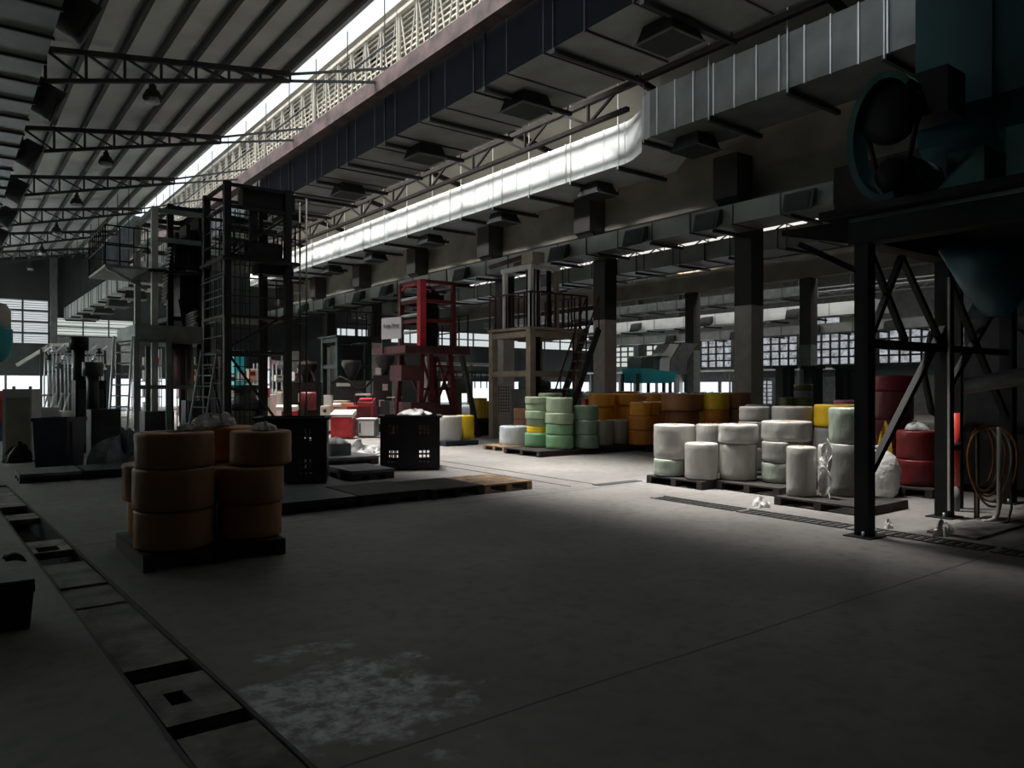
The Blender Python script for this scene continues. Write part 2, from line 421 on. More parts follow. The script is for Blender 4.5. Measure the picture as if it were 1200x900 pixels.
wall('wall_west', 'X', XL - .2, YB, YE, 0, 9, [(23, 52.6, 4.3, 6.1)], 'wall_grey')
wall('wall_back', 'Y', YB - .2, XL, XR, 0, 12.5, [], 'wall_grey')
# cladding band and tiles of the end wall
struct(MB().box(5.3, 9.9, YE - .06, YE, 2.9, 4.6).build('trim_4', 'wall_tile'))
struct(MB().box(5.0, 5.35, YE - .4, YE, 0, 9.3).build('trim_5', 'wall_grey'))
wn = [5]
def window(axis, pos, u0, u1, z0, z1, nu, nz, pane, bar=.07, slats=0, mm='mullion'):
    o = bpy.data.objects.new('window_%d' % wn[0], None); wn[0] += 1; COL.objects.link(o)
    loc = ((u0 + u1) / 2, pos, z0) if axis == 'Y' else (pos, (u0 + u1) / 2, z0); o.location = loc; o['_o'] = list(loc); o['kind'] = 'structure'
    B = (lambda mb, a, b, d0, d1, c, d: mb.box(a, b, pos + d0, pos + d1, c, d)) if axis == 'Y' else (lambda mb, a, b, d0, d1, c, d: mb.box(pos + d0, pos + d1, a, b, c, d))
    fr = MB()
    for i in range(nu + 1):
        u = u0 + (u1 - u0) * i / nu; B(fr, u - bar / 2, u + bar / 2, .02, .12, z0, z1)
    for i in range(nz + 1):
        z = z0 + (z1 - z0) * i / nz; B(fr, u0, u1, .03, .11, z - bar / 2, z + bar / 2)
    fr.build('window_frame', mm, o)
    if slats:
        sl = MB()
        n = slats * nz
        for i in range(n):
            z = z0 + (z1 - z0) * (i + .5) / n; B(sl, u0, u1, .13, .16, z - .03, z + .012)
        sl.build('slat', 'louvre', o)
    if pane: B(p := MB(), u0, u1, .19, .2, z0, z1); p.build('pane', pane, o)
window('Y', YE, *H_END[0], 2, 4, 'sky_pane', .09, 5); window('Y', YE, *H_END[1], 4, 4, 'sky_pane', .09, 5)
window('Y', YE, *H_END[2], 3, 2, 'sky_pane_green', .07, 3)
window('Y', YE, *H_END[3], 3, 1, 'sky_pane'); window('Y', YE, *H_END[4], 2, 1, 'sky_pane'); window('Y', YE, *H_END[5], 3, 2, 'sky_pane', .1); window('Y', YE, *H_END[6], 5, 2, 'sky_pane', .1)
for h, n in zip(H_R[:7], (4, 4, 6, 6, 5, 5, 6)): window('X', XR, *h, n, 4, 'sky_pane_green' if h[0] > 43 else 'sky_blue', .12)
window('X', XR, *H_R[8], 2, 6, 'sky_blue', .06); window('X', XR, *H_R[9], 3, 1, 'sky_blue', .08)
for h, n in ((H_END[7], 4), (H_END[8], 2), (H_END[9], 6)): window('Y', YE, *h, n, 1, None, .12, 0, 'wall_grey')
window('X', XR, *H_R[7], 7, 1, None, .3, 0, 'wall_grey')
o_w = bpy.data.objects.new('window_%d' % wn[0], None); wn[0] += 1; COL.objects.link(o_w); o_w.location = (XL, 38, 4.3); o_w['_o'] = [XL, 38, 4.3]; o_w['kind'] = 'structure'  # added window out of view, made up to brighten the low roof
for k in range(11): MB().box(XL - .12, XL, 23 + 2.95 * k, 23.1 + 2.95 * k, 4.3, 6.1).build('window_frame', 'mullion', o_w)
MB().box(XL - .19, XL - .18, 23, 52.6, 4.3, 6.1).build('pane', 'sky_pane', o_w)
# pilasters and dark green band on the east wall
for i, y in enumerate((21.2, 26.2, 30.9, 36.6, 42.5, 47.2)):
    struct(MB().box(XR - .5, XR, y - .3, y + .3, 0, 9.5).build('trim_%d' % (6 + i), 'wall_grey'))
struct(MB().box(XR - .12, XR, YB, 36, 2.3, 2.95).build('trim_13', 'green_duct'))

# ================================================================== ROOF STEEL
for i in range(13):
    x = XE - .36 - .75 * i; z = roofz(x) - .12
    tag(MB().box(x - .045, x + .045, YB, YE, z - .07, z + .1).build('roof_purlin', 'purlin'), 'dark roof purlin running the hall, %s from the skylight edge' % ORD[i], 'roof beam', 'purlins under the low roof')
NT = 6
for k in range(NT):
    y = 18.45 + 6 * k
    t = thing('roof_truss', (0, y, roofz(0)), 'dark steel roof truss under the grey roof, %s counting from the camera' % ORD[k], 'roof truss', 'trusses under the low roof')
    xs = [XE - .36 - .75 * i for i in range(14)]
    zt = lambda x: roofz(x) - .3; zb = lambda x: min(7.97 + .245 * (x - 1.62), zt(x) - .02)
    MB().bar((xs[-1], y, zt(xs[-1])), (xs[0], y, zt(xs[0])), .1, .12).build('top_chord', 'truss', t)
    MB().bar((xs[-1], y, zb(xs[-1])), (xs[0], y, zb(xs[0])), .09, .09).build('bottom_chord', 'truss', t)
    w = MB()
    for a, x in enumerate(xs):
        w.bar((x, y, zt(x)), (x, y, zb(x)), .055)
        if a: w.bar((x, y, zt(x)), (xs[a - 1], y, zb(xs[a - 1])), .05)
    w.build('web_lattice', 'truss', t)
    MB().bar((xs[0], y, zt(xs[0])), (XH - .12, y, 10.35), .06).bar((xs[0], y, zb(xs[0])), (XH - .12, y, 9.95), .06).bar((8.4, y, 9.75), (XH - .12, y, 11.2), .05).build('skylight_strut', 'truss', t)
# cream lattice wall above the gutter
LB, LT = 9.98, ZH
BAY = 6.0
for k in range(7):
    y0 = 12.5 + BAY * k; y1 = min(y0 + BAY - .04, YE - .05)
    t = thing('lattice_girder', (XH, y0, LB), 'cream lattice girder with slatted boards beside the skylight, %s bay from the camera' % ORD[k], 'lattice girder', 'lattice girders beside the skylight')
    MB().box(XH - .06, XH + .06, y0, y1, LB, LB + .1).build('bottom_chord', 'white_steel', t)
    MB().box(XH - .06, XH + .06, y0, y1, LT - .1, LT).build('top_chord', 'white_steel', t)
    w = MB(); n = 6
    for i in range(n + 1):
        y = y0 + .04 + (y1 - y0 - .08) * i / n
        w.box(XH - .03, XH + .03, y - .024, y + .024, LB, LT)
        if i < n:
            ym = y + (y1 - y0) / n / 2
            w.bar((XH, y + .05, LT), (XH, ym, LB + .1), .03); w.bar((XH, ym, LB + .1), (XH, y + (y1 - y0) / n - .05, LT), .03)
    w.build('web_lattice', 'white_steel', t)
    s = MB()
    for i in range(8):
        z = LB + .72 + i * .16
        s.obox((XH + .14, (y0 + y1) / 2, z), (.02, y1 - y0, .075), 0, 0, .35)
    s.box(XH + .07, XH + .13, y0, y1, LB + .52, LB + .62)
    s.build('slat', 'white_steel', t)
tag(MB().box(9.3, 9.62, YS - 2, YE - .2, 9.5, 9.86).box(9.26, 9.3, YS - 2, YE - .2, 9.5, 9.93).build('roof_gutter', 'gutter'), 'rust-stained roof gutter running under the cream lattice', 'gutter')
# longitudinal dark truss in the middle bay
t = thing('hanging_girder', (15, 5, 9.2), 'brown longitudinal truss running between the two large ducts', 'roof truss')
MB().bar((15, YB, 9.87), (15, YE - .3, 9.87), .16, .14).build('top_chord', 'brown_steel', t)
MB().bar((15, 14.6, 9.23), (15, YE - .3, 9.23), .14, .12).build('bottom_chord', 'brown_steel', t)
w = MB()
for i in range(12):
    y = 15.0 + i * 3
    w.bar((15, y, 9.87), (15, y + 1.2, 9.23), .07).bar((15, y + 2.4, 9.87), (15, y + 1.2, 9.23), .07).bar((15, y + 1.2, 9.23), (15, y + 1.2, 9.87), .07)
w.build('web_lattice', 'brown_steel', t)
for i in range(9):
    y = 3.5 + 6 * i
    mb = MB().bar((XH + .2, y, zr2(XH) - .25), (XB - .3, y, zr2(XB) - .25), .12, .2)
    tag(mb.build('roof_rafter', 'brown_steel'), 'dark rafter under the middle roof, %s from the camera' % ORD[i], 'roof beam', 'rafters of the middle roof')

# ================================================================== BEAM, COLUMNS
bm = MB().box(XB - .25, XB + .25, YB, YE, 7.15, zr2(XB) - .1).box(XB - .4, XB - .25, YB, YE, 7.15, 7.9)
tag(bm.build('concrete_beam', 'concrete'), 'long stained concrete beam carried by the first row of columns', 'beam')
ys = [13.8 + 6.2 * i for i in range(7)]
for i, y in enumerate(ys):
    t = thing('concrete_column', (XB, y, 0), 'square concrete column, pale below and dark above, %s from the camera in the first row' % ORD[i], 'column', 'columns under the concrete beam')
    MB().box(XB - .3, XB + .3, y - .3, y + .3, 0, 4.0).build('painted_base', 'col_pale', t)
    MB().box(XB - .3, XB + .3, y - .3, y + .3, 4.0, 7.13).build('shaft', 'col_dark', t)
    mb = MB().box(XB - 1.15, XB - .42, y - .42, y + .42, 7.1, 8.35)
    mb.prism([(XB - .42, y - .4, 6.5), (XB - .42, y - .4, 7.1), (XB - 1.1, y - .4, 7.1)], (0, .8, 0))
    mb.build('corbel', 'col_dark', t)
tag(MB().box(33.8, 34.2, YB, YE, 6.9, 8.0).box(33.65, 33.8, YB, YE, 6.9, 7.3).build('concrete_beam', 'concrete'), 'ochre concrete beam across the far bay, seen between the pale columns', 'beam')
for i, y in enumerate((14.2, 20.8, 28., 35.2, 42.4)):
    t = thing('concrete_column', (34, y, 0), 'grey column under the far ochre beam, %s from the camera in its row' % ORD[i], 'column', 'columns under the far beam')
    MB().box(33.7, 34.3, y - .3, y + .3, 0, 3.6).build('painted_base', 'grey_mach', t)
    MB().box(33.7, 34.3, y - .3, y + .3, 3.6, 6.88).build('shaft', 'col_dark', t)

# ================================================================== DUCTS
def duct(name, label, x0, x1, z0, z1, ya, yb, m, seam, step, outlets, oz='down', hang=None, supports=True, side=None, oc='grille'):
    t = thing(name, ((x0 + x1) / 2, ya, z0), label, 'air duct')
    MB().box(x0, x1, ya, yb, z0, z1).build('duct_shell', m, t)
    if side:
        MB().box(x0 - .02, x0, side[0], side[1], z0 - .005, z1 + .005).build('dark_skin', 'navy', t, label='dark navy sheet on the side of the duct')  # thin near-black navy sheet over the nearer part of the side
    y = ya + .02; k = 0
    while y < yb - .05:
        b = .022 if k % 3 else .04
        MB().box(x0 - b, x0 - .001, y, y + .03, z0, z1).box(x0 - b, x1 + .01, y, y + .03, z0 - b, z0 - .001).build('seam_rib', seam, t)
        y += step; k += 1
    y = ya + 1.2
    while supports and y < yb:
        each('support_bar', 'angle', t, [(x0 - .05, x1 + .25, y, y + .1, z0 - .14, z0 - .045)])
        if hang: each('hanger_rod', 'angle', t, [(x - .012, x + .012, y + .04, y + .064, z0 - .1, hang(x)) for x in (x0 - .034, x1 + .15)])
        y += 2.4
    for y in outlets:
        if oz == 'down':
            xm = (x0 + x1) / 2
            mb = MB()
            mb.add([(xm - .35, y - .35, z0), (xm + .35, y - .35, z0), (xm + .35, y + .35, z0), (xm - .35, y + .35, z0),
                    (xm - .45, y - .45, z0 - .34), (xm + .45, y - .45, z0 - .34), (xm + .45, y + .45, z0 - .34), (xm - .45, y + .45, z0 - .34)],
                   [(0, 1, 5, 4), (1, 2, 6, 5), (2, 3, 7, 6), (3, 0, 4, 7), (4, 5, 6, 7)])
            ob = mb.build('duct_outlet', oc, t)
            MB().box(xm - .45, xm + .45, y - .47, y - .45, z0 - .36, z0 - .32).box(xm - .47, xm - .45, y - .47, y + .45, z0 - .36, z0 - .32).build('outlet_rim', 'galv_dull', ob)
        elif oz == 'side':
            zm = (z0 + z1) / 2
            mb = MB()
            mb.add([(x0, y - .3, zm - .2), (x0, y + .3, zm - .2), (x0, y + .3, zm + .2), (x0, y - .3, zm + .2),
                    (x0 - .45, y - .42, zm - .42), (x0 - .45, y + .42, zm - .42), (x0 - .3, y + .42, zm + .12), (x0 - .3, y - .42, zm + .12)],
                   [(0, 1, 5, 4), (1, 2, 6, 5), (2, 3, 7, 6), (3, 0, 4, 7), (4, 5, 6, 7)])
            ob = mb.build('duct_outlet', oc, t)
            MB().obox((x0 - .39, y, zm - .15), (.02, .66, .42), 0, 0, .27).build('outlet_grille', 'grille', ob)
    return t
duct('air_duct', 'large square duct with dark navy side running under the lattice gutter', 9.69, 12.0, 8.36, 9.55, 3, 51.8, 'galv_dull', 'angle', 1.25,
     [yat(10.85, p) + 0 for p in (785, 617, 498, 408, 340)] + [36, 41, 46], hang=lambda x: zr2(x), side=(3, 29))
duct('air_duct', 'pale grey-green duct with white ledges running to the louvred end wall', 5.7, 7.0, 5.58, 6.3, 31, 52.7, 'galv', 'galv_dull', 1.3, [35, 39, 43, 47], hang=roofz)
# bright galvanised duct, far run and near run joined by an offset
X1, X2, ZD0, ZD1 = 16.5, 15.28, 8.36, 9.62
w_ = thing('air_duct', (X1 + 1, 16.1, ZD0), 'bright galvanised duct with an offset, hung in front of the concrete beam', 'air duct')
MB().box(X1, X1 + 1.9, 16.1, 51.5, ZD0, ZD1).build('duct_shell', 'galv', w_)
off = [(X1, 16.1), (X1 - .1, 15.75), (X1 - .42, 15.1), (X2 + .22, 14.55), (X2, 14.05)]
MB().prism([(x, y, ZD0) for x, y in off] + [(X2 + 1.9, 14.05, ZD0), (X2 + 2.2, 14.6, ZD0), (X1 + 1.85, 15.75, ZD0), (X1 + 1.9, 16.1, ZD0)], (0, 0, ZD1 - ZD0)).build('duct_offset', 'galv', w_)
MB().box(X2, X2 + 1.9, 2.0, 14.05, ZD0, ZD1).build('duct_run', 'galv_shaded', w_, label='shaded near run of the galvanised duct')
y = 2.6; i = 0
while y < 51:
    x = X2 if y < 14 else X1
    if not 13.9 < y < 16.1:
        b = .05 if i % 4 == 0 else .025
        each('seam_rib', 'galv_seam', w_, [(x - b, x - .001, y, y + .035, ZD0 - .02, ZD1 + .02)])
    y += .62 if y < 14 else .9; i += 1
y = 3.2
while y < 51:
    x = X2 if y < 14.5 else X1
    each('support_bar', 'angle', w_, [(x - .05, x + 2.15, y, y + .1, ZD0 - .14, ZD0 - .03)])
    each('hanger_rod', 'galv_seam', w_, [(xx - .012, xx + .012, y + .03, y + .055, ZD0 - .1, zr2(xx)) for xx in (x - .04, x + 2.1)])
    y += 2.2
for px_ in (700, 590, 505, 440, 390, 815):
    x = (X2 if px_ > 750 else X1) + .95; y = yat(x, px_); z0 = ZD0
    mb = MB().add([(x - .35, y - .35, z0), (x + .35, y - .35, z0), (x + .35, y + .35, z0), (x - .35, y + .35, z0),
                   (x - .48, y - .48, z0 - .42), (x + .48, y - .48, z0 - .42), (x + .48, y + .48, z0 - .42), (x - .48, y + .48, z0 - .42)],
                  [(0, 1, 5, 4), (1, 2, 6, 5), (2, 3, 7, 6), (3, 0, 4, 7), (4, 5, 6, 7)])
    ob = mb.build('duct_outlet', 'grille', w_)
    MB().box(x - .5, x + .5, y - .52, y - .5, z0 - .44, z0 - .4).build('outlet_rim', 'galv_dull', ob)
duct('air_duct', 'flat grey duct with tilted side outlets below the concrete beam', 17.55, 18.75, 6.12, 6.68, 10.0, 51.5, 'galv_dull', 'angle', 1.5,
     [yat(17.3, p) for p in (938, 830, 745, 655, 540, 452, 420, 385, 355)], 'side', None, True, None, 'green_duct')
tag(MB().box(17.3, 18.9, 4.5, 9.9, 5.7, 6.9).build('vent_plenum', 'brown_steel'), 'dark square plenum closing the flat grey duct by the teal machine', 'plenum box')
duct('air_duct', 'grey duct behind the first row of columns', 23.6, 25.2, 6.5, 7.18, 14, 51, 'galv_dull', 'angle', 1.6, [], 'down', hang=lambda x: 10.6)
duct('air_duct', 'long pale duct crossing the far bay above the windows', 38., 39.4, 5.38, 6.05, 19.5, 51, 'galv', 'galv_dull', 2.5, [24, 30, 36, 42], 'side')
duct('air_duct', 'grey duct close to the east windows under the long pale duct', 45., 46.2, 5.0, 5.6, 17, 51, 'galv_dull', 'angle', 2.5, [22, 27, 33, 39], 'side')
duct('air_duct', 'dark duct below the ochre far beam with cold skylight on it', 35.5, 36.9, 6.3, 6.8, 22, 51, 'grey_mach', 'angle', 2.5, [], 'down', hang=lambda x: 9.9)
for i, (x, z) in enumerate(((29.5, 8.4), (31.5, 7.7), (40.5, 6.7), (41.8, 7.1))):
    t = thing('hanging_girder', (x, 18, z), 'thin roof girder of the far bay, %s of four from the camera side' % ORD[i], 'roof truss', 'thin girders of the far bay')
    MB().bar((x, 16, z + .35), (x, YE - .1, z + .35), .07).build('top_chord', 'galv_dull', t)
    MB().bar((x, 16, z), (x, YE - .1, z), .07).build('bottom_chord', 'truss', t)
    w = MB()
    for j in range(24):
        y = 16.2 + j * 1.5
        w.bar((x, y, z + .35), (x, y + .75, z), .05).bar((x, y + 1.5, z + .35), (x, y + .75, z), .05)
        if j % 4 == 0: w.bar((x, y, z + .35), (x, y, 10.3), .03)
    w.build('web_lattice', 'truss', t)
# duct overhead at the left edge of the view, drum nozzles along its side
t = thing('air_duct', (.4, 9, 7.4), 'dark overhead duct with drum nozzles along the top corner of the view', 'air duct')
MB().box(-1.2, 1.42, 8.2, 44, 7.42, 8.45).build('duct_shell', 'duct_corner', t)
each('seam_rib', 'angle', t, [(-1.22, 1.45, 8.6 + i * 1.2, 8.65 + i * 1.2, 7.37, 7.42) for i in range(30)])
for i in range(8):
    y = 9.6 + 4.55 * i
    a = Vector((1.42, y, 7.8)); d = Vector((.86, 0, -.42)).normalized()
    mb = MB().path([a - d * .05, a + d * .1, a + d * .14, a + d * .5, a + d * .55], [.24, .26, .34, .36, .3], 18)
    nz = mb.build('duct_nozzle', 'grille', t)
    MB().path([a + d * .5, a + d * .57], [.365, .365], 18).build('nozzle_rim', 'angle', nz)
each('hanger_rod', 'angle', t, [(x - .015, x + .015, 10 + i * 4, 10.03 + i * 4, 8.45, roofz(x)) for i in range(9) for x in (-1.0, 1.2)])

# ================================================================== PENDANT LAMPS
for i in range(7):
    x, y = 4.0, 13.2 + 6.6 * i
    z = 8.55
    t = thing('pendant_lamp', (x, y, z), 'bell-shaped pendant lamp hanging below the grey roof, %s from the camera' % ORD[i], 'lamp', 'pendant lamps under the low roof')
    MB().lathe([(.04, .34), (.08, .34), (.09, .25), (.15, .2), (.215, .07), (.23, 0), (.215, 0), (.2, .07), (.13, .18), (.04, .24)], (x, y, z), 24, closed=True).build('lamp_shade', 'angle', t)
    MB().tube((x, y, z + .34), (x, y, roofz(x)), .012).tube((x, y, z + .34), (x, y, z + .48), .05).build('lamp_rod', 'angle', t)
    MB().lathe([(.03, .2), (.15, .02), (.17, -.07), (.14, -.1), (.03, -.11)], (x, y, z), 20).build('lamp_lens', 'bulb', t)

# ================================================================== PALLETS AND ROLLS
def pallet(x0, x1, y0, y1, label, m='wood_dark', h=.14, z=0., nslat=6, group='pallets', along='X', name='pallet'):
    t = thing(name, ((x0 + x1) / 2, (y0 + y1) / 2, z), label, 'pallet', group)
    for k in range(3):
        if along == 'X':
            yy = y0 + .05 + (y1 - y0 - .1) * k / 2
            MB().box(x0, x1, yy - .05, yy + .05, z, z + h - .025).build('runner', m, t)
        else:
            xx = x0 + .05 + (x1 - x0 - .1) * k / 2
            MB().box(xx - .05, xx + .05, y0, y1, z, z + h - .025).build('runner', m, t)
    s = MB()
    for k in range(nslat):
        if along == 'X':
            a = x0 + (x1 - x0) * k / nslat; s.box(a + .008, a + (x1 - x0) / nslat - .008, y0, y1, z + h - .024, z + h)
        else:
            a = y0 + (y1 - y0) * k / nslat; s.box(x0, x1, a + .008, a + (y1 - y0) / nslat - .008, z + h - .024, z + h)
    s.build('slat', m, t)
    return t
def plastic_pallet(x0, x1, y0, y1, label, h=.16, z=0., top='plastic_grey', side='plastic_black'):
    t = thing('plastic_pallet', ((x0 + x1) / 2, (y0 + y1) / 2, z), label, 'pallet', 'black plastic pallets')
    MB().box(x0, x1, y0, y1, z + h - .05, z + h).build('deck', top, t)
    a = MB()
    a.box(x0 + .005, x1 - .005, y0 + .005, y1 - .005, z + h - .09, z + h - .051)
    for i in range(3):
        for j in range(3):
            cx = x0 + .09 + (x1 - x0 - .18) * i / 2; cy = y0 + .09 + (y1 - y0 - .18) * j / 2
            a.box(cx - .085, cx + .085, cy - .085, cy + .085, z, z + h - .09)
    a.build('foot_frame', side, t)
    return t
rc = [0]
UNITS = []      # [objects, [(x, y, z0, z1, r)]]
STK = [None]
def roll(x, y, z, r, h, m, label, group, n=36, wob=.004, core=True, flap=0.):
    rc[0] += 1
    t = thing('film_roll', (x, y, z), label, 'film roll', group)
    if STK[0] is None: UNITS.append([[], []])
    elif STK[0] == 0: UNITS.append([[], []]); STK[0] = 1
    UNITS[-1][0].append(t); UNITS[-1][1].append((x, y, z, z + h, r * (1 + 2 * wob + .012) + .004))
    e = min(.025, h * .15)
    cr = r * .2
    prof = [(cr, h - .01), (cr, .01), (r - e, .0), (r - e * .3, e * .3), (r, e)]
    for k in range(1, 6): prof.append((r * (1 + .006 * math.sin(k * 2.1 + rc[0])), e + (h - 2 * e) * k / 6))
    prof += [(r, h - e), (r - e * .3, h - e * .3), (r - e, h), (cr, h - .004)]
    MB().lathe(prof, (x, y, z), n, closed=True, wob=wob, seed=rc[0]).build('film', ROLL[m], t)
    if core: MB().lathe([(cr - .012, .006), (cr - .001, .006), (cr - .001, h + .006), (cr - .012, h + .006)], (x, y, z), 16, closed=True).build('cardboard_core', 'paper_core', t)
    return t
def stack(x, y, z, tiers, where, group, r=.3, n=32, wob=.004, core=True):
    """tiers from the bottom: (height, colour, colour word[, radius, dx, dy])"""
    nm = ['bottom', 'second', 'third', 'fourth', 'fifth', 'sixth', 'seventh']
    k = len(tiers); STK[0] = 0
    for i, tt in enumerate(tiers):
        hh, m, cw = tt[:3]; rr = tt[3] if len(tt) > 3 else r; dx, dy = (tt[4], tt[5]) if len(tt) > 5 else (0, 0)
        pos = 'only' if k == 1 else ('topmost' if i == k - 1 else ('lowest' if i == 0 else ('middle' if k == 3 else nm[i] + ' from below')))
        lab = ('%s film roll %s' % (cw, where)) if k == 1 else ('%s film roll, %s of the stack %s' % (cw, pos, where))
        roll(x + dx, y + dy, z, rr, hh - .004, m, lab, group, n, wob, core)
        z += hh
    STK[0] = None

# --- tan rolls on the near pallet
PX0, PX1, PY0, PY1 = 1.34, 2.58, 7.0, 8.28
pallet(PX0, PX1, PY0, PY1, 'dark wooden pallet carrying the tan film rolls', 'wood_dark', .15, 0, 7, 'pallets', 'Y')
g = 'tan rolls on the near pallet'
stack(1.68, 7.34, .15, [(.345, 'tan_dark', 'tan'), (.375, 'tan', 'tan', .345), (.315, 'tan', 'tan', .335, .01, .0)], 'at the near pallet corner', g, .335, 48)
stack(2.33, 7.36, .15, [(.34, 'tan_dark', 'tan', .3), (.345, 'tan', 'tan', .325), (.33, 'tan', 'tan', .29, .12, .02)], 'at the pallet aisle end', g, .3, 48)
stack(1.69, 7.99, .15, [(.34, 'amber', 'tan', .29), (.36, 'tan', 'tan', .31, -.03, 0)], 'beside the trench, two high', g, .3, 48)
stack(2.32, 8.02, .15, [(.34, 'amber', 'amber', .3), (.35, 'amber', 'amber', .31), (.345, 'amber', 'bright amber', .31, -.02, 0)], 'behind the others on the near pallet', g, .3, 48)
for i, (x, y, z, dx, dy, h_) in enumerate(((1.86, 7.42, 1.186, .3, .22, .05), (2.12, 7.86, 1.19, .36, .26, .07), (2.5, 7.36, 1.166, .24, .2, .06), (2.3, 8.12, 1.186, .3, .2, .09))):
    tag(MB().lump((x, y, z), (dx, dy, h_), 40 + i, 16, .9).build('film_scrap', 'film'), ('torn white film scrap on top of the near-corner tan stack', 'crumpled white film scrap where the tan stacks meet', 'small white film scrap on the aisle-end tan stack', 'peaked white film scrap on the amber stack')[i], 'scrap', 'white film scraps on the tan rolls')

# --- green rolls
def P(px, d): return at(px, d)
g = 'green film rolls'
D = 17.6
gx, gy = P(657, D)
hz = 17.2 / 880 * D
x1, y1 = gx - .02, gy
stack(x1, y1, .14, [(.33, 'green', 'green'), (.25, 'green', 'bright green'), (.26, 'pale_green', 'pale green', .33), (.35, 'pale_green', 'pale green', .31)], 'at the green pallet corner', g, .32, 32, .01)
x2, y2 = P(638.5, D + .35)
stack(x2 - .05, y2 + .1, .14, [(.34, 'green', 'green', .34), (.16, 'yellow', 'narrow yellow', .29), (.17, 'pale_green', 'white-green', .29), (.2, 'pale_green', 'pale green', .33), (.17, 'pale_green', 'crumpled pale green', .31), (.16, 'pale_green', 'pale green', .33)], 'with the yellow band', g, .32, 32, .01)
x3, y3 = P(684, D + .1)
stack(x3, y3, .14, [(.32, 'shaded_green', 'olive-green'), (.34, 'shaded_green', 'dark green'), (.34, 'shaded_green', 'dark green', .29)], 'on the shaded side of the green pallet', g, .31, 32, .01)
x4, y4 = P(645, D + 1.25)
stack(x4, y4, .14, [(.45, 'pale_green', 'pale green'), (.45, 'pale_green', 'pale green'), (.38, 'pale_green', 'pale green')], 'rising behind the green pallet corner', g, .3, 28)
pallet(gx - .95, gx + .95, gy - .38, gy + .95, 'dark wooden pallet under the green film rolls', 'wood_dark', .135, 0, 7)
# --- taupe wrapped pair and orange mass
D2 = 18.4
g = 'orange film rolls'
ax, ay = P(708, D2); bx, by = P(729, D2 + .25)
stack(ax, ay, .16, [(.6, 'taupe', 'grey-brown shiny wrapped')], 'beside the dark green stack', 'wrapped taupe rolls', .3)
stack(bx, by, .16, [(.6, 'taupe', 'grey-brown shiny wrapped')], 'between its twin and the orange rolls', 'wrapped taupe rolls', .28)
pallet(ax - .35, ax + .62, ay - .42, ay + .36, 'dark pallet under the two taupe wrapped rolls', 'wood_dark', .15)
spots = [  # px, d, tiers (from below), where
 (706, 19.6, [(.45, 'orange_deep', 'deep orange'), (.45, 'orange', 'orange'), (.34, 'orange', 'orange', .36)], 'behind the taupe wrapped rolls'),
 (745, 18.6, [(.35, 'orange_deep', 'deep orange'), (.36, 'orange_deep', 'deep orange'), (.33, 'orange', 'orange', .27)], 'in front of the orange group'),
 (738, 19.7, [(.5, 'orange', 'orange'), (.42, 'orange', 'orange'), (.32, 'orange', 'bright orange', .34)], 'second in the orange group'),
 (763, 18.9, [(.35, 'orange_deep', 'deep orange'), (.35, 'orange_deep', 'deep orange'), (.34, 'orange', 'orange')], 'at the middle of the orange group'),
 (771, 20.2, [(.5, 'orange', 'orange'), (.4, 'orange', 'orange'), (.33, 'orange', 'orange')], 'at the back of the orange group'),
 (800, 18.6, [(.4, 'orange_deep', 'deep orange'), (.42, 'brown', 'brown', .42), (.42, 'brown', 'broad brown', .5)], 'standing over the white rolls'),
 (838, 18.4, [(.6, 'orange_deep', 'deep orange'), (.26, 'orange_deep', 'deep orange'), (.4, 'yellow', 'yellow')], 'next to the broad brown roll'),
 (861, 18.6, [(.6, 'brown', 'brown'), (.28, 'brown', 'brown'), (.4, 'brown', 'brown', .33)], 'against the second concrete column'),
]
for px_, d_, ti, wh in spots:
    x, y = P(px_, d_); stack(x, y, .16, ti, wh, g, .3, 30)
for i, (xa_, xb_, ya_, yb_) in enumerate(((13.0, 14.55, 14.15, 15.3), (13.55, 14.5, 12.5, 13.6), (14.6, 15.7, 11.5, 12.9), (15.75, 16.9, 10.2, 12.2), (14.75, 15.9, 13.25, 14.35))):
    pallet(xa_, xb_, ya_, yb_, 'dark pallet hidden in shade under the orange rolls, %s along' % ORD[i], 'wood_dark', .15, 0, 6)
# rolls peeping over the orange group
tops = [(716, 23.2, 'orange', 'orange', .42, 1.22), (735, 24, 'orange_deep', 'rust-orange', .4, 1.3), (752, 23, 'orange', 'dull orange', .5, 1.16), (785, 24.5, 'plum', 'plum', .45, 1.24), (806, 24.5, 'plum', 'mauve', .4, 1.2), (818, 22.5, 'yellow', 'yellow', .22, 1.26), (838, 22.8, 'olive', 'olive', .34, 1.26), (769, 26, 'pink', 'dusky pink', .4, 1.24)]
for px_, d_, m, cw, r_, zt in tops:
    x, y = P(px_, d_)
    roll(x, y, 0, r_, zt + .12, m, 'tall %s film roll standing behind the orange group' % cw, 'rolls behind the orange group', 28)
# --- small rolls by the beige tower
x, y = P(602, 18.9)
pallet(x - .62, x + .42, y - .45, y + .45, 'pale wooden pallet under the blue-white roll', 'wood', .12, 0, 6)
roll(x, y, .12, .36, .47, 'blue_white', 'squat blue-white wrapped roll on a pale wooden pallet', 'loose rolls by the towers', 36, .012)
x, y = P(614, 22)
stack(x, y, 0, [(.3, 'peach', 'peach'), (.33, 'peach', 'peach'), (.32, 'peach', 'peach')], 'behind the blue-white roll', 'peach rolls', .3)
x, y = P(526, 20.2)
plastic_pallet(x - .32, x + .72, y - .36, y + .34, 'dark blue plastic pallet under the white and yellow rolls', .13, 0, 'navy_bin', 'navy_bin')
roll(x, y, .13, .35, .66, 'white', 'plump white wrapped roll beside the black crate', 'loose rolls by the towers', 36, .012)
x, y = P(545, 20.7)
roll(x, y, .13, .25, .66, 'yellow', 'yellow wrapped roll beside the plump white roll', 'loose rolls by the towers', 36, .012)

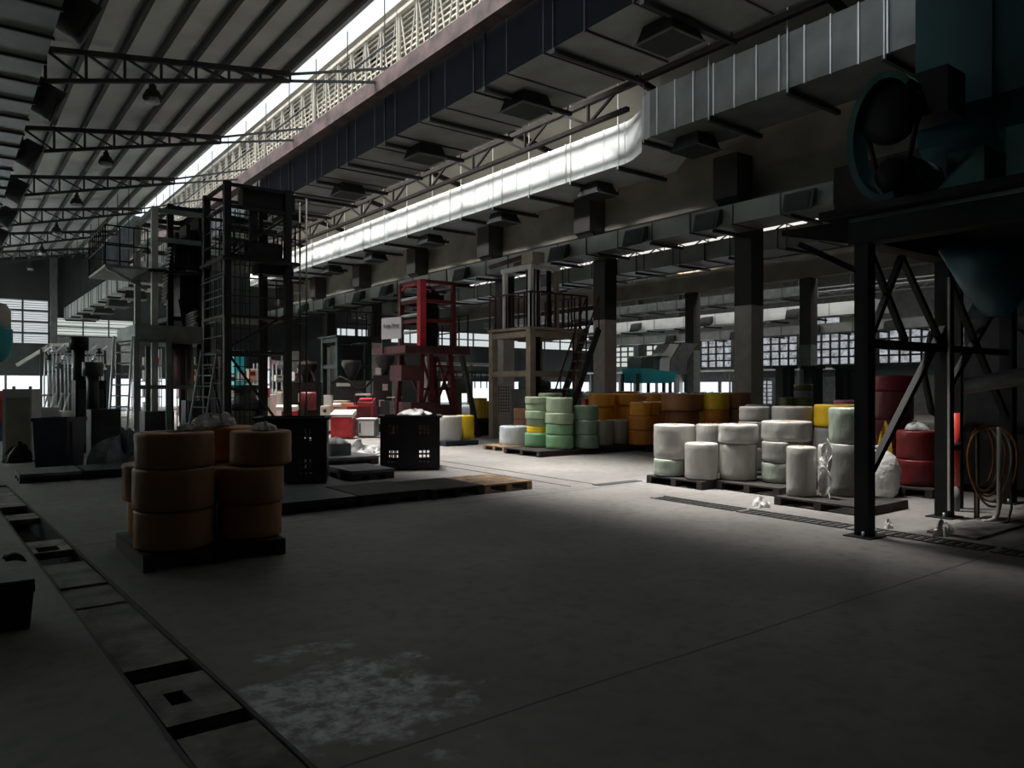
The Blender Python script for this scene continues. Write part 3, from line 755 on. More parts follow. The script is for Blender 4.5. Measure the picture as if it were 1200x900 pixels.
# --- white rolls on the pallets at the aisle
g = 'white rolls by the aisle'
D = 12.2
def wr(px_, d_, z0, w, h, m, lab, wob=.008, core=True): 
    x, y = P(px_, d_); roll(x, y, z0, w / 2 / 880 * d_, h, m, lab, g, 40, wob, core)
wr(788, 12.3, .14, 40, .27, 'white_green', 'green-tinted white roll, lowest at the end corner of the white pallets')
wr(792, 12.35, .412, 48, .55, 'white', 'tall white roll on the green-tinted one at the end corner of the white pallets', .012)
wr(832, 12.9, .14, 32, .8, 'white', 'white wrapped roll half hidden behind the broad single roll', .012)
wr(826, 11.85, .14, 38, .56, 'white', 'broad white single roll standing between two taller white stacks')
wr(866, 11.75, .14, 42.5, .565, 'white', 'tall white roll, lowest of the two-roll stack next to the broad single roll', .012)
wr(866, 11.75, .708, 45, .29, 'white', 'ruffled white roll, top of the two-roll stack next to the broad single roll', .016)
wr(907, 11.5, .14, 41, .3, 'white_green', 'lowest white roll of the three-high stack behind the slim upright roll')
wr(907, 11.5, .443, 41, .31, 'grey', 'greyish middle roll of the three-high stack behind the slim upright roll')
wr(914, 11.6, .756, 56, .3, 'white', 'wide ruffled roll on top of the three-high stack', .014)
xa, ya = P(890, 13.2)
stack(xa, ya, 0.14, [(.4, 'grey', 'grey'), (.44, 'grey', 'grey')], 'under the squat white roll behind the white pallets', g, .27)
wr(890, 13.2, .985, 34.5, .25, 'white', 'squat white roll in the second row, beside the wider squat roll')
xa, ya = P(931, 12.9)
stack(xa, ya, 0.14, [(.4, 'grey', 'grey'), (.42, 'grey', 'grey')], 'under the wider squat roll behind the white pallets', g, .33)
wr(931, 12.9, .965, 46, .28, 'white', 'wider squat white roll in the second row, before the yellow one')
xa, ya = P(890, 14.6)
stack(xa, ya, 0.14, [(.55, 'grey', 'grey'), (.55, 'grey', 'mottled grey')], 'at the back of the white rolls', g, .26)
xa, ya = P(970, 12.6)
stack(xa, ya, .14, [(.4, 'grey', 'shaded grey'), (.38, 'grey', 'shaded grey'), (.37, 'yellow', 'bright yellow', .34)], 'behind the tall upright rolls', 'yellow roll stack', .33)
xa, ya = P(990, 13.6)
roll(xa, ya, .14, .19, 1.2, 'pink', 'pink film roll showing over the bright yellow one', 'coloured rolls by the posts', 28)
# upright slim rolls on a pallet
def up(px_, d_, z0, w, h, m, lab, wob=.004, core=True): 
    x, y = P(px_, d_); roll(x, y, z0, w / 2 / 880 * d_, h, m, lab, 'upright rolls', 36, wob, core)
up(939, 10.15, .12, 33, .66, 'white', 'slim upright white roll with loose clear film hanging on it')
up(966, 10.5, .12, 14, .66, 'white', 'thin upright white roll between the slim one and the two-high stack')
up(993, 10.2, .12, 44, .7, 'grey', 'tall pale roll, lower of the pair just behind the dark post', .01)
up(993, 10.2, .824, 41, .48, 'white_green', 'pale wrapped roll, upper of the pair just behind the dark post', .02)
x, y = P(966, 9.88)
sh = MB(); n_ = 14
for k in range(n_):
    u = k / (n_ - 1)
    a = x - .03 + .12 * math.sin(u * 2.6); zt = .8 + .1 * math.sin(u * 9) - .1 * u; 
    for j in range(10):
        v = j / 9; sh.v.append((a + .03 * math.sin(v * 9 + u * 7) + .05 * u, y - .1 + .22 * u + .03 * math.sin(v * 13 + u * 5), .13 + (zt - .1) * v)); 
for k in range(n_ - 1):
    for j in range(9): sh.f.append([k * 10 + j, (k + 1) * 10 + j, (k + 1) * 10 + j + 1, k * 10 + j + 1]); sh.sm.append(False)
o = sh.build('film_sheet', 'film'); so = o.modifiers.new('thickness', 'SOLIDIFY'); so.thickness = .006
tag(o, 'loose clear film draped against the slim upright white roll', 'film')
x, y = P(768, 12.2)
# pallets under the white rolls
x0, y0 = P(770, 12.05)
wp = [(770, 845), (846, 925)]
xs0, ys0 = gd(768, 571); 
pallet(9.22, 10.02, 7.42, 8.55, 'dark pallet at the end corner of the white rolls', 'wood_dark', .13, 0, 7)
pallet(9.52, 10.75, 6.28, 7.38, 'dark pallet under the three-high white stack', 'wood_dark', .13, 0, 7)
pallet(8.9, 10.0, 4.7, 5.95, 'dark pallet under the slim upright rolls behind the post', 'wood_dark', .115, 0, 7)
pallet(10.05, 10.95, 7.62, 8.62, 'dark pallet under the half-hidden white roll', 'wood_dark', .13, 0, 6)
pallet(11.0, 12.15, 6.5, 8.3, 'dark pallet under the second row of white rolls', 'wood_dark', .13, 0, 7)
pallet(12.25, 13.4, 7.06, 9.1, 'dark pallet under the pink roll and the grey rolls at the back', 'wood_dark', .13, 0, 7)
# coloured things behind the posts
x, y = P(1045, 13.0)
stack(x, y, .14, [(.4, 'rose', 'dark rose'), (.48, 'rose', 'dark rose'), (.5, 'rose', 'rose', .34), (.26, 'crimson', 'crimson', .36)], 'behind the dark post and brace', 'dark rose stack', .35)
pallet(x - .6, x + .6, y - .6, y + .6, 'dark pallet under the dark rose stack', 'wood_dark', .13, 0, 6)
x, y = P(1074, 11.2)
roll(x, y, .13, .3, .38, 'red', 'dull red wrapped roll lying lowest between the posts', 'red wrapped rolls', 30, .02)
roll(x, y, .515, .27, .42, 'red', 'dull red wrapped roll with white film cap between the posts', 'red wrapped rolls', 30, .02)
tag(MB().lump((x, y, .945), (.36, .32, .1), 5, 16, .8).build('film_scrap', 'film'), 'white film cap crumpled on the dull red roll', 'scrap')
pallet(x - .45, x + .45, y - .42, y + .42, 'dark pallet under the dull red wrapped rolls', 'wood_dark', .125, 0, 6)
x, y = P(1031, 10.9)
def sack(x, y, z, w, h, m, label, seed):
    pr = [(w * .30, 0), (w * .46, .02), (w * .5, h * .25), (w * .5, h * .55), (w * .4, h * .8), (w * .2, h * .93), (w * .12, h * .97), (w * .2, h), (w * .08, h * 1.02)]
    t = thing('film_sack', (x, y, z), label, 'sack')
    MB().lathe(pr, (x, y, z), 26, wob=.07, seed=seed).build('sack_body', m, t)
    MB().lathe([(w * .13, h * .95), (w * .15, h * .96), (w * .15, h * .98), (w * .13, h * .99)], (x, y, z), 16, closed=True).build('tie_band', 'paper_core', t)
sack(x, y, .0, .52, .72, 'film', 'white translucent sack of film scrap tied at the neck behind the post', 3)
x, y = P(1040, 11.9)
tag(MB().lump((x - .1, y, .0), (.3, .3, .85), 9, 18, .4).build('yellow_scrap', 'yellow'), 'heap of yellow scrap film behind the white sack', 'scrap')
# olive and lilac rolls by the green posts
x, y = P(941, 20.5)
stack(x, y, 0, [(1.05, 'olive', 'olive'), (.22, 'olive', 'olive'), (.2, 'lilac', 'lilac', .24), (.17, 'olive', 'olive')], 'standing before the dark green band', 'olive rolls', .25, 24)
x, y = P(922, 20.5)
roll(x, y, 0, .2, 1.28, 'olive', 'olive roll beside the lilac-banded stack', 'olive rolls', 24)

def settle(its=60):
    off = [Vector((0, 0, 0)) for _ in UNITS]
    # rolls standing on another unit follow it
    base = list(range(len(UNITS)))
    for i, (_, ci) in enumerate(UNITS):
        for j, (_, cj) in enumerate(UNITS):
            if i != j and abs(ci[0][2] - cj[-1][3]) < .03 and ci[0][2] > .2 and math.hypot(ci[0][0] - cj[-1][0], ci[0][1] - cj[-1][1]) < .2: base[i] = j
    for _ in range(its):
        for i in range(len(UNITS)):
            for j in range(i):
                bi, bj = base[i], base[j]
                if base[bi] != bi: bi = base[bi]
                if base[bj] != bj: bj = base[bj]
                if bi == bj: continue
                for a in UNITS[i][1]:
                    for c in UNITS[j][1]:
                        if a[2] >= c[3] - .002 or c[2] >= a[3] - .002: continue
                        dx = a[0] + off[bi].x - c[0] - off[bj].x; dy = a[1] + off[bi].y - c[1] - off[bj].y
                        d = math.hypot(dx, dy) or .001; need = a[4] + c[4] - d
                        if need > 0:
                            v = Vector((dx / d, dy / d, 0)) * (need * .5 + .0005); off[bi] += v; off[bj] -= v
    for i, (obs, _) in enumerate(UNITS):
        b = base[i]; b = base[b]
        for o in obs: o.location = Vector(o.location) + off[b]
settle()
# --- black crates and low pallets in the middle
def crate(cx, cy, wx, wy, h, rz, label, grids):
    t = thing('plastic_crate', (cx, cy, 0), label, 'crate', 'black plastic crates')
    m3 = Matrix.Rotation(rz, 3, 'Z')
    def wallp(origin, ux, length, nrm):
        # wall with two tiers of 3x3 windows
        cells_u = [0]; 
        mb = MB(); hs = []
        for c0 in grids:
            for k in range(3):
                for z0 in (.16, .62):
                    for q in range(3):
                        a = c0 * length + k * .075; hs.append((a, a + .05, (z0 + q * .085) * h, (z0 + q * .085 + .06) * h))
        us = sorted({0, length, *[x for q in hs for x in q[:2]]}); zs = sorted({.04, h, *[x for q in hs for x in q[2:]]})
        for a, b in zip(us, us[1:]):
            for c, d in zip(zs, zs[1:]):
                um, zm = (a + b) / 2, (c + d) / 2
                if any(q[0] < um < q[1] and q[2] < zm < q[3] for q in hs): continue
                p = [Vector(origin) + Vector(ux) * a, Vector(origin) + Vector(ux) * b]
                pts = [Vector((p[0].x, p[0].y, c)), Vector((p[1].x, p[1].y, c)), Vector((p[1].x, p[1].y, d)), Vector((p[0].x, p[0].y, d))]
                pts = [m3 @ v + Vector((cx, cy, 0)) for v in pts]
                mb.prism(pts, m3 @ (Vector(nrm) * -.025))
        return mb
    hx, hy = wx / 2, wy / 2
    wallp((-hx, -hy, 0), (1, 0, 0), wx, (0, -1, 0)).build('side_wall', 'plastic_black', t)
    wallp((-hx, hy, 0), (1, 0, 0), wx, (0, 1, 0)).build('side_wall', 'plastic_black', t)
    wallp((-hx, -hy + .026, 0), (0, 1, 0), wy - .052, (-1, 0, 0)).build('end_wall', 'plastic_black', t)
    wallp((hx, -hy + .026, 0), (0, 1, 0), wy - .052, (1, 0, 0)).build('end_wall', 'plastic_black', t)
    b = MB().obox((cx, cy, .07), (wx - .06, wy - .06, .05), rz)
    for sx in (-1, 0, 1):
        for sy in (-1, 0, 1):
            c = m3 @ Vector((sx * (hx - .1), sy * (hy - .1), 0)); b.obox((cx + c.x, cy + c.y, .02), (.16, .16, .04), rz)
    b.build('base', 'plastic_black', t)
    r_ = MB()
    for (x, y, dx, dy) in ((0, -hy, wx, .05), (0, hy, wx, .05), (-hx, 0, .05, wy), (hx, 0, .05, wy)):
        c = m3 @ Vector((x, y, 0)); r_.obox((cx + c.x, cy + c.y, h + .012), (dx + .04, dy, .04), rz)
    r_.build('rim', 'plastic_black', t)
x, y = P(344, 12.6)
crate(x, y, 1.12, .86, 1.05, YAW * -1 + .2, 'black slotted plastic crate beside the tan roll stack', (.12, .62))
x, y = P(481, 14.6)
crate(x, y, 1.12, .86, 1.0, YAW * -1 + .12, 'black slotted plastic crate beside the plump white roll', (.12, .65))
x, y = P(463, 14.1)
tag(MB().lump((x + .55, y + .25, 1.033), (.7, .4, .09), 31, 16, .7).build('film_scrap', 'film'), 'white film bundle lying along the edge of the farther black crate', 'scrap')
x, y = gd(463, 560)
plastic_pallet(x - .82, x - .02, y - .02, y + 1.05, 'grey-topped black pallet lying between the crates, the nearer one', .17)
x, y = gd(443, 546)
plastic_pallet(x - 1.3, x + .2, y + .35, y + 1.45, 'grey-topped black pallet lying between the crates, the farther one', .17)
cx, cy = P(393, 16.1)
t = thing('storage_tub', (cx - .02, cy, .17), 'grey tub heaped with pale cloth on the farther black pallet', 'tub')
tx, ty = 6.42, 14.6
t.location = (tx, ty, .17); t['_o'] = [tx, ty, .17]
MB().box(tx - .22, tx + .22, ty - .3, ty + .3, .175, .42).build('tub_body', 'grey_mach', t)
MB().lump((tx, ty, .42), (.46, .58, .1), 3, 16, .5).build('pale_cloth', 'film', t)
x, y = P(424, 16.9)
tag(MB().lump((x, y, 0), (.8, .62, .24), 77, 22, .8).build('film_bundle', 'film'), 'crumpled pile of clear film on the floor between the crates', 'scrap')
# front row of pallets
plastic_pallet(3.3, 4.32, 9.1, 10.2, 'dark plastic pallet at the crate end of the row on the aisle', .15, 0, 'plastic_black')
plastic_pallet(4.36, 5.4, 9.12, 10.25, 'dark plastic pallet in the middle of the row on the aisle', .15, 0, 'wood_dark')
pallet(5.44, 6.32, 9.08, 10.2, 'brown slatted wooden pallet next to the end of the aisle row', 'wood_dark', .14, 0, 9, 'pallets', 'Y')
pallet(6.36, 7.25, 9.1, 10.25, 'brown slatted wooden pallet closing the aisle row', 'wood', .13, 0, 9, 'pallets', 'Y')
# row at the trench side
plastic_pallet(.95, 1.85, 14.6, 15.7, 'black plastic pallet across the end of the trench', .15)
plastic_pallet(1.9, 2.85, 14.6, 15.7, 'black plastic pallet between the trench and the tan rolls', .15, 0, 'plastic_black')
plastic_pallet(-.6, .6, 15.3, 16.4, 'dark pallet edge by the grey cabinet', .12, 0, 'plastic_grey')

# floor grating line by the white rolls
for i in range(4):
    a, b = 1.6 + i * 1.45, 3.0 + i * 1.45
    t = thing('floor_grating', (8.15, a, 0), 'dark floor grating strip in front of the white rolls, %s from the post' % ORD[i], 'floor grating', 'floor gratings')
    mb = MB().box(8.0, 8.02, a, b, .001, .012).box(8.28, 8.3, a, b, .001, .012)
    mb.build('grating_rim', 'angle', t)
    s = MB()
    for k in range(14): s.box(8.02, 8.28, a + k * .1, a + k * .1 + .055, .001, .01)
    s.build('slat', 'pit', t)
tag(MB().box(8.32, 9.3, 8.72, 8.9, .001, .01).build('floor_strip', 'angle'), 'dark flat floor strip beyond the corner of the white pallets', 'floor plate')  # thin dark strip laid flat on the floor
for i, (x, w) in enumerate(((7.9, .02), (8.4, .02))):
    tag(MB().box(x, x + w, 8.95, 22, .001, .006).build('floor_rail', 'angle'), ('thin dark steel line set in the floor, nearer the aisle', 'thin dark steel line set in the floor, nearer the rolls')[i], 'floor rail')

# ================================================================== FRAME TOWERS
def frame(t, x0, x1, y0, y1, pw, z1, levels, m, m2=None, z0=0., bw=None):
    for x in (x0, x1):
        for y in (y0, y1):
            MB().box(x - pw / 2, x + pw / 2, y - pw / 2, y + pw / 2, z0, z1).build('post', m, t)
    bw = bw or pw * .8
    for z in levels:
        mb = MB()
        for y in (y0, y1): mb.box(x0 + pw / 2, x1 - pw / 2, y - bw / 2, y + bw / 2, z - bw / 2, z + bw / 2)
        for x in (x0, x1): mb.box(x - bw / 2, x + bw / 2, y0 + pw / 2, y1 - pw / 2, z - bw / 2, z + bw / 2)
        mb.build('ring_frame', m2 or m, t)
def railing(t, pts, z, h, m, step=.35, r=.018, mid=True):
    mb = MB()
    for a, b in zip(pts, pts[1:]):
        A, B = Vector((*a, 0)), Vector((*b, 0)); L_ = (B - A).length; n = max(1, int(L_ / step))
        for k in range(n + 1):
            p = A.lerp(B, k / n); mb.box(p.x - r, p.x + r, p.y - r, p.y + r, z, z + h)
        for zz_ in ((h, h * .5) if mid else (h,)):
            mb.bar((a[0], a[1], z + zz_), (b[0], b[1], z + zz_), r * 2.2)
    return mb.build('railing', m, t)
def ladder(t, a, b, w, m, n, dirv, r=.022, name='ladder'):
    a, b, dv = Vector(a), Vector(b), Vector(dirv).normalized() * (w / 2)
    o = MB().bar(a - dv, b - dv, r * 2, r * 3).bar(a + dv, b + dv, r * 2, r * 3).build(name, m, t)
    for k in range(n):
        p = a.lerp(b, (k + .5) / n); MB().bar(p - dv, p + dv, r * 1.5).build('rung', m, o)
    return o

# --- tower A : black, tallest
ax0, ay0 = at(266, 20.0)
aw = span(ax0, ay0, 337, 0); al = span(ax0, ay0, 242, 1)
A = thing('film_tower', (ax0, ay0, 0), 'tall black steel film-blowing tower behind the tan rolls', 'machine tower', 'film-blowing towers')
x0, x1, y0, y1 = ax0, ax0 + aw, ay0, ay0 + al
frame(A, x0, x1, y0, y1, .18, 7.05, (6.98, 6.4, 5.1, 3.46, 2.5), 'black_steel', None, 0, .09)
MB().box(x0 - .15, x1 + .3, y0 - .15, y1 + .15, 4.95, 5.04).build('platform', 'brown_steel', A)
MB().box(x0 - .1, x1 + .1, y0 - .1, y1 + .1, 3.42, 3.5).build('platform', 'brown_steel', A)
MB().box(x0 + .5, x1 - .1, y0 + .1, y0 + .8, 5.05, 5.55).box(x0 + .9, x1 + .25, y0 + .2, y0 + .7, 4.7, 4.94).build('drive_housing', 'black_steel', A)
each('mast', 'brown_steel', A, [(x0 + .62, x0 + .84, y0 + .05, y0 + .2, 5.56, 6.5), (x0 + .95, x0 + 1.05, y0 + .25, y0 + .35, 0., 6.5), (x0 + 1.25, x0 + 1.38, y0 + .85, y0 + 1.0, 0., 6.95)])
for k, (z, r) in enumerate(((5.95, .09), (6.25, .09), (5.75, .07))):
    MB().tube((x0 + .15, y0 + .5 + .35 * k, z), (x1 - .15, y0 + .5 + .35 * k, z), r, 16).build('nip_roller', 'dark_mach', A)
MB().box(x0 + .45, x1 + .25, y0 + .1, y0 + .5, 6.5, 6.97).build('top_housing', 'brown_steel', A)
gdm = MB()
for k in range(4):
    xx = x0 + .18 + k * .13
    gdm.box(xx - .012, xx + .012, y0 - .1, y0 - .075, .3, 6.3)
for k in range(18): gdm.box(x0 + .12, x0 + .62, y0 - .105, y0 - .08, .4 + k * .34, .425 + k * .34)
for k in range(3): gdm.box(x0 - .1, x0 - .08, y0 + .2 + k * .5, y0 + .225 + k * .5, .3, 6.3)
for k in range(14): gdm.box(x0 - .105, x0 - .085, y0 + .1, y1 - .1, .4 + k * .42, .425 + k * .42)
gdm.build('guard_lattice', 'black_steel', A)
railing(A, [(x1 + .3, y0 - .15), (x1 + .3, y1), (x0, y1 + .12)], 5.04, 1.1, 'black_steel')
c = MB()
xp, yp = x1 + .55, y0
for k in range(2): c.tube((xp, yp + k * .5, 0), (xp, yp + k * .5, 6.9), .025, 8)
for z in (2.3, 3.4, 4.6, 5.7, 6.8): c.bar((x1, y0, z), (xp, yp, z), .03).bar((xp, yp, z), (xp, yp + .5, z), .03)
c.build('guide_pipe', 'black_steel', A)
bars('diagonal_brace', 'black_steel', A, .06, (((x0, y0, 5.05), (x1, y0, 6.3)), ((x0, y0, 2.6), (x1, y0, 3.6)), ((x1, y0, .2), (x0, y0, 2.5)), ((x0, y0, .2), (x0, y1, 2.5))))
railing(A, [(x1 + .1, y0 - .12), (x0 - .1, y0 - .12), (x0 - .12, y1 + .1)], 3.5, 1.0, 'black_steel', .4, .014)
railing(A, [(x1 + .12, y0 - .1), (x1 + .12, y1 + .1), (x0, y1 + .1)], 6.4, .6, 'black_steel', .45, .014)
MB().box(x0 + .3, x0 + 1.2, y0 + .4, y0 + 1.3, 0, .9).lathe([(.4, .9), (.42, 1.1), (.3, 1.25), (.3, 1.45), (.42, 1.5), (.42, 1.62)], (x0 + .75, y0 + .85, 0), 24).build('extruder_head', 'dark_mach', A)
ladder(A, (x0 - .62, y0 + .9, 0), (x0 - .2, y0 + .9, 2.6), .5, 'grey_mach', 9, (.6, -.8, 0))

# --- tower B : grey posts, stepped rollers
bx0, by0 = at(181, 22.0)
bl = span(bx0, by0, 161, 1); bw = span(bx0, by0, 240, 0)
B = thing('film_tower', (bx0, by0, 0), 'film-blowing tower with pale grey posts and slatted film rollers', 'machine tower', 'film-blowing towers')
x0, x1, y0, y1 = bx0, bx0 + bw, by0, by0 + bl
frame(B, x0, x1, y0, y1, .17, 6.85, (6.75, 5.9), 'grey_steel', 'grey_mach')
frame(B, x0 + .45, x1 - .1, y0 + .1, y1 - .2, .16, 7.0, (6.9, 5.2, 3.6), 'brown_steel')
MB().box(x0 - .2, x1, y0 - .2, y1 + .1, 4.92, 5.0).build('platform', 'brown_steel', B)
MB().box(x0 - 1.3, x0 - .2, y0 - .1, y1 + .4, 4.95, 5.03).bar((x0 - 1.25, y0, 4.95), (x0 - .2, y0, 4.4), .08).build('walkway', 'grey_mach', B)
railing(B, [(x0 - .2, y0 - .1), (x0 - 1.3, y0 - .1), (x0 - 1.3, y1 + .4), (x0, y1 + .4)], 5.03, 1.1, 'black_steel', .33)
for k in range(15):
    u = k / 14; MB().tube((x0 + .28 - .1 * u, y0 - .12, 5.0 - 1.55 * u + .6), (x0 + .72 - .25 * u, y0 + .3, 5.25 - 1.55 * u + .6), .035, 8).build('roller_slat', 'alu', B)
for k in range(8):
    u = k / 7; MB().tube((x0 + .85, y0 - .1, 3.7 - .6 * u), (x0 + 1.25, y0 + .1, 3.9 - .6 * u), .035, 8).build('roller_slat', 'alu', B)
hp = MB()
for k in range(6):
    hp.box(x0 + .6 + .16 * k, x0 + .72 + .16 * k, y0 + .15, y0 + .9, 5.05 + .05 * k, 6.2 + .14 * k - .3 * (k % 2))
hp.box(x0 + .75, x1 - .1, y0 + .2, y1 - .1, 4.2, 4.9)
hp.prism([(x0 + .7, y0 + .2, 4.2), (x1 - .1, y0 + .2, 4.2), (x1 - .35, y0 + .2, 2.9), (x0 + .9, y0 + .2, 2.9)], (0, 1.0, 0))
hp.build('collapsing_frame', 'brown_steel', B)
MB().tube((x0 + .9, y0 + .6, 1.6), (x0 + .9, y0 + .6, 2.9), .3, 20).build('film_bubble', 'maroon', B)
for xx in (x0 + 1.5, x0 + 1.95): 
    MB().tube((xx, y0 + .3, 1.75), (xx, y0 + .3, 2.6), .2, 18).build('film_bubble', 'maroon', B)
p_ = MB()
for k in range(9): p_.tube((x0 + .5 + .19 * k, y0 - .02, .5), (x0 + .5 + .19 * k, y0 - .02, 2.7), .022, 8)
p_.build('rod_lattice', 'grey_mach', B)
bb = MB()
xm0, xm1, ym0, ym1 = x0 - .55, x1 + .15, y0 - .35, y1
for x in (xm0, (xm0 + xm1) / 2 - .2, xm1):
    for y in (ym0, ym1): bb.box(x - .07, x + .07, y - .07, y + .07, 0, 3.0)
bb.box(xm0, xm1, ym0, ym1, 2.86, 2.94).box(xm0, xm1, ym0 - .03, ym0 + .03, 2.94, 3.35).box(xm0 - .03, xm0 + .03, ym0, ym1, 2.94, 3.35).box(xm0, xm1, ym0 - .03, ym0 + .03, 1.5, 1.62)
bb.build('machine_stand', 'grey_mach', B)
MB().box(x0 + .9, x0 + 1.9, y0 - .2, y0 + .7, 0, 1.15).box(x0 - .3, x0 + .5, y0 - .2, y0 + .6, 0, .85).build('extruder_body', 'dark_mach', B)
la = thing('ladder', (*at(136, 20.2), 0), 'pale leaning ladder at the front of the grey-post tower', 'ladder')
xa, ya = at(137, 20.4)
ladder(la, (xa, ya, 0), (xa + .15, ya - .05, 2.95), .5, 'alu', 10, (.8, -.6, 0), .026)

# --- red tower
rx0, ry0 = at(494, 22.6)
rl = span(rx0, ry0, 470, 1); rw = span(rx0, ry0, 531, 0)
Rt = thing('film_tower', (rx0, ry0, 0), 'red film-blowing tower with splayed legs behind the black crates', 'machine tower', 'film-blowing towers')
x0, x1, y0, y1 = rx0, rx0 + rw, ry0, ry0 + rl
zp = zz(406, 22.6)
for x, y, ww, m in ((x0, y0, .2, 'red'), (x0, y1, .14, 'red_dark'), (x1, y0, .12, 'red_dark'), (x1, y1, .14, 'maroon')):
    MB().box(x - ww / 2, x + ww / 2, y - ww / 2, y + ww / 2, zp, zz(328, 22.6)).build('post', m, Rt)
for z in (zz(329, 22.6), zz(352, 22.6), zz(375, 22.6)):
    mb = MB()
    for y in (y0, y1): mb.bar((x0, y, z), (x1, y, z), .1)
    for x in (x0, x1): mb.bar((x, y0, z), (x, y1, z), .1)
    mb.build('ring_frame', 'red_dark', Rt)
MB().path([(x0, y0 + .1, zz(335, 22.6)), (x0, y0 + .35, zz(331, 22.6)), (x0, y1 - .35, zz(331, 22.6)), (x0, y1 - .1, zz(336, 22.6))], .06, 8).build('top_hoop', 'red', Rt)
MB().box(x0 + .35, x0 + .75, y0 + .3, y0 + .8, zp, zz(340, 22.6)).box(x0 + .45, x0 + 1.0, y0 + .35, y0 + .8, zz(352, 22.6), zz(342, 22.6)).build('film_mast', 'brown_steel', Rt)
for k in range(3): MB().tube((x0 - .02, y0 + .1, zz(348 + 20 * k, 22.6)), (x0 - .02, y1 - .1, zz(348 + 20 * k, 22.6)), .05, 10).build('nip_roller', 'alu', Rt)
MB().box(x0 - .75, x1 + .4, y0 - .35, y1 + .5, zp - .22, zp).build('platform', 'maroon', Rt)
railing(Rt, [(x1 + .35, y0 - .3), (x1 + .35, y1 + .45)], zp, 1.0, 'black_steel', .5)
for a, b in (((x0, y0), (x0 - .15, y0 - .1)), ((x0 + .3, y0), (x0 + .35, y0)), ((x1 - .15, y0), (x1 + .15, y0)), ((x0, y1), (x0 - .2, y1)), ((x1, y1), (x1 + .3, y1))):
    MB().bar((*a, zp - .2), (*b, 0), .15).build('leg', 'red_dark', Rt)
for a, b in (((x0, y0, zp - .3), (x0 + .55, y0, .9)), ((x0 + .55, y0, zp - .3), (x0, y0, .9)), ((x0 + .55, y0, zp - .3), (x1 + .1, y0, .5)), ((x1, y0, zp - .3), (x0 + .5, y0, 1.0)), ((x0, y1, zp - .3), (x1, y1, .5)), ((x0, y0, 1.5), (x1, y0, 1.5)), ((x0 + .3, y0, 2.2), (x1, y0, 2.2))):
    MB().bar(a, b, .07).build('diagonal_brace', 'red_dark', Rt)
MB().bar((x1 + .25, y0 - .1, zp - .25), (x1 + .75, y0 - .3, 0), .1, .16).build('stair_stringer', 'dark_mach', Rt)
MB().box(x0 - .5, x0 + .5, y0 - .25, y0 + .5, 0, 1.1).box(x0 + .55, x0 + 1.1, y0 - .1, y0 + .5, 0, 1.0).build('extruder_body', 'maroon', Rt)
MB().box(x0 - .85, x0 - .15, y0 - .3, y0 + .4, 1.75, 2.2).build('blower_box', 'maroon', Rt)
# sign board carried at the platform end
sx, sy = at(447, 22.9)
ex, ey = at(470, 22.35)
zs0, zs1 = zz(397, 22.6), zz(372, 22.6)
dx_, dy_ = ex - sx, ey - sy; nl = math.hypot(dx_, dy_)
nx, ny = dy_ / nl, -dx_ / nl
sg = MB().prism([(sx, sy, zs0), (ex, ey, zs0), (ex, ey, zs1), (sx, sy, zs1)], (-nx * .03, -ny * .03, 0)).build('sign_board', 'sign', Rt, label='pale sign board with dark slanted lettering')
for q in ((sx, sy), (ex, ey)): MB().bar((q[0] - nx * .05, q[1] - ny * .05, zp - .2), (q[0] - nx * .05, q[1] - ny * .05, zs1), .04).build('sign_post', 'dark_mach', Rt)
cu = bpy.data.curves.new('lettering', 'FONT'); cu.body = 'Kung Hsing'; cu.size = .15; cu.shear = .3; cu.extrude = .003; cu.align_x = 'CENTER'; cu.space_word = 1.4
to = bpy.data.objects.new('lettering_source', cu); COL.objects.link(to)
bpy.context.view_layer.update()
me = bpy.data.meshes.new_from_object(to.evaluated_get(bpy.context.evaluated_depsgraph_get()))
bpy.data.objects.remove(to)
me.materials.clear(); me.materials.append(M['ink'])
lt = bpy.data.objects.new('lettering', me); COL.objects.link(lt); lt.parent = sg
lt.location = ((sx + ex) / 2 + nx * .012 - rx0, (sy + ey) / 2 + ny * .012 - ry0, (zs0 + zs1) / 2 + .04)
lt.rotation_euler = (PI / 2, 0, math.atan2(dy_, dx_))

# --- beige tower with railing and stair
ex0, ey0 = at(622, 21.6)
el = span(ex0, ey0, 578, 1); ew = span(ex0, ey0, 676, 0)
E = thing('film_tower', (ex0, ey0, 0), 'beige film-blowing tower with maroon railing and steep stair behind the green rolls', 'machine tower', 'film-blowing towers')
x0, x1, y0, y1 = ex0, ex0 + ew, ey0, ey0 + el
ze = zz(386, 21.6)
frame(E, x0, x1, y0, y1, .2, ze, (ze - .12, 1.95), 'beige', None, 0, .16)
MB().box(x0 - .15, x1 + .35, y0 - .15, y1 + .1, ze, ze + .08).build('platform', 'beige', E)
railing(E, [(x1 + .3, y1), (x1 + .3, y0 - .12), (x0 - .1, y0 - .12), (x0 - .1, y1 + .05)], ze + .08, 1.0, 'maroon', .28, .02, False)
zt = zz(312, 21.6)
for y in (y0, y0 + span(x0, y0, 592, 1)):
    MB().box(x0 - .06, x0 + .06, y - .06, y + .06, ze, zt).build('post', 'white', E)
    MB().box(x0 + .9, x0 + 1.02, y - .06, y + .06, ze, zt).build('post', 'beige', E)
yk = y0 + span(x0, y0, 592, 1)
MB().bar((x0, y0 - .1, zt), (x0, yk + .15, zt), .13).bar((x0 + .96, y0 - .1, zt), (x0 + .96, yk + .15, zt), .13).bar((x0, y0, zt), (x0 + 1, y0, zt), .12).build('ring_frame', 'white', E)
MB().box(x0 - .1, x0 + .35, y0 - .2, y0 + .3, zt + .08, zt + .4).build('motor_box', 'beige', E)
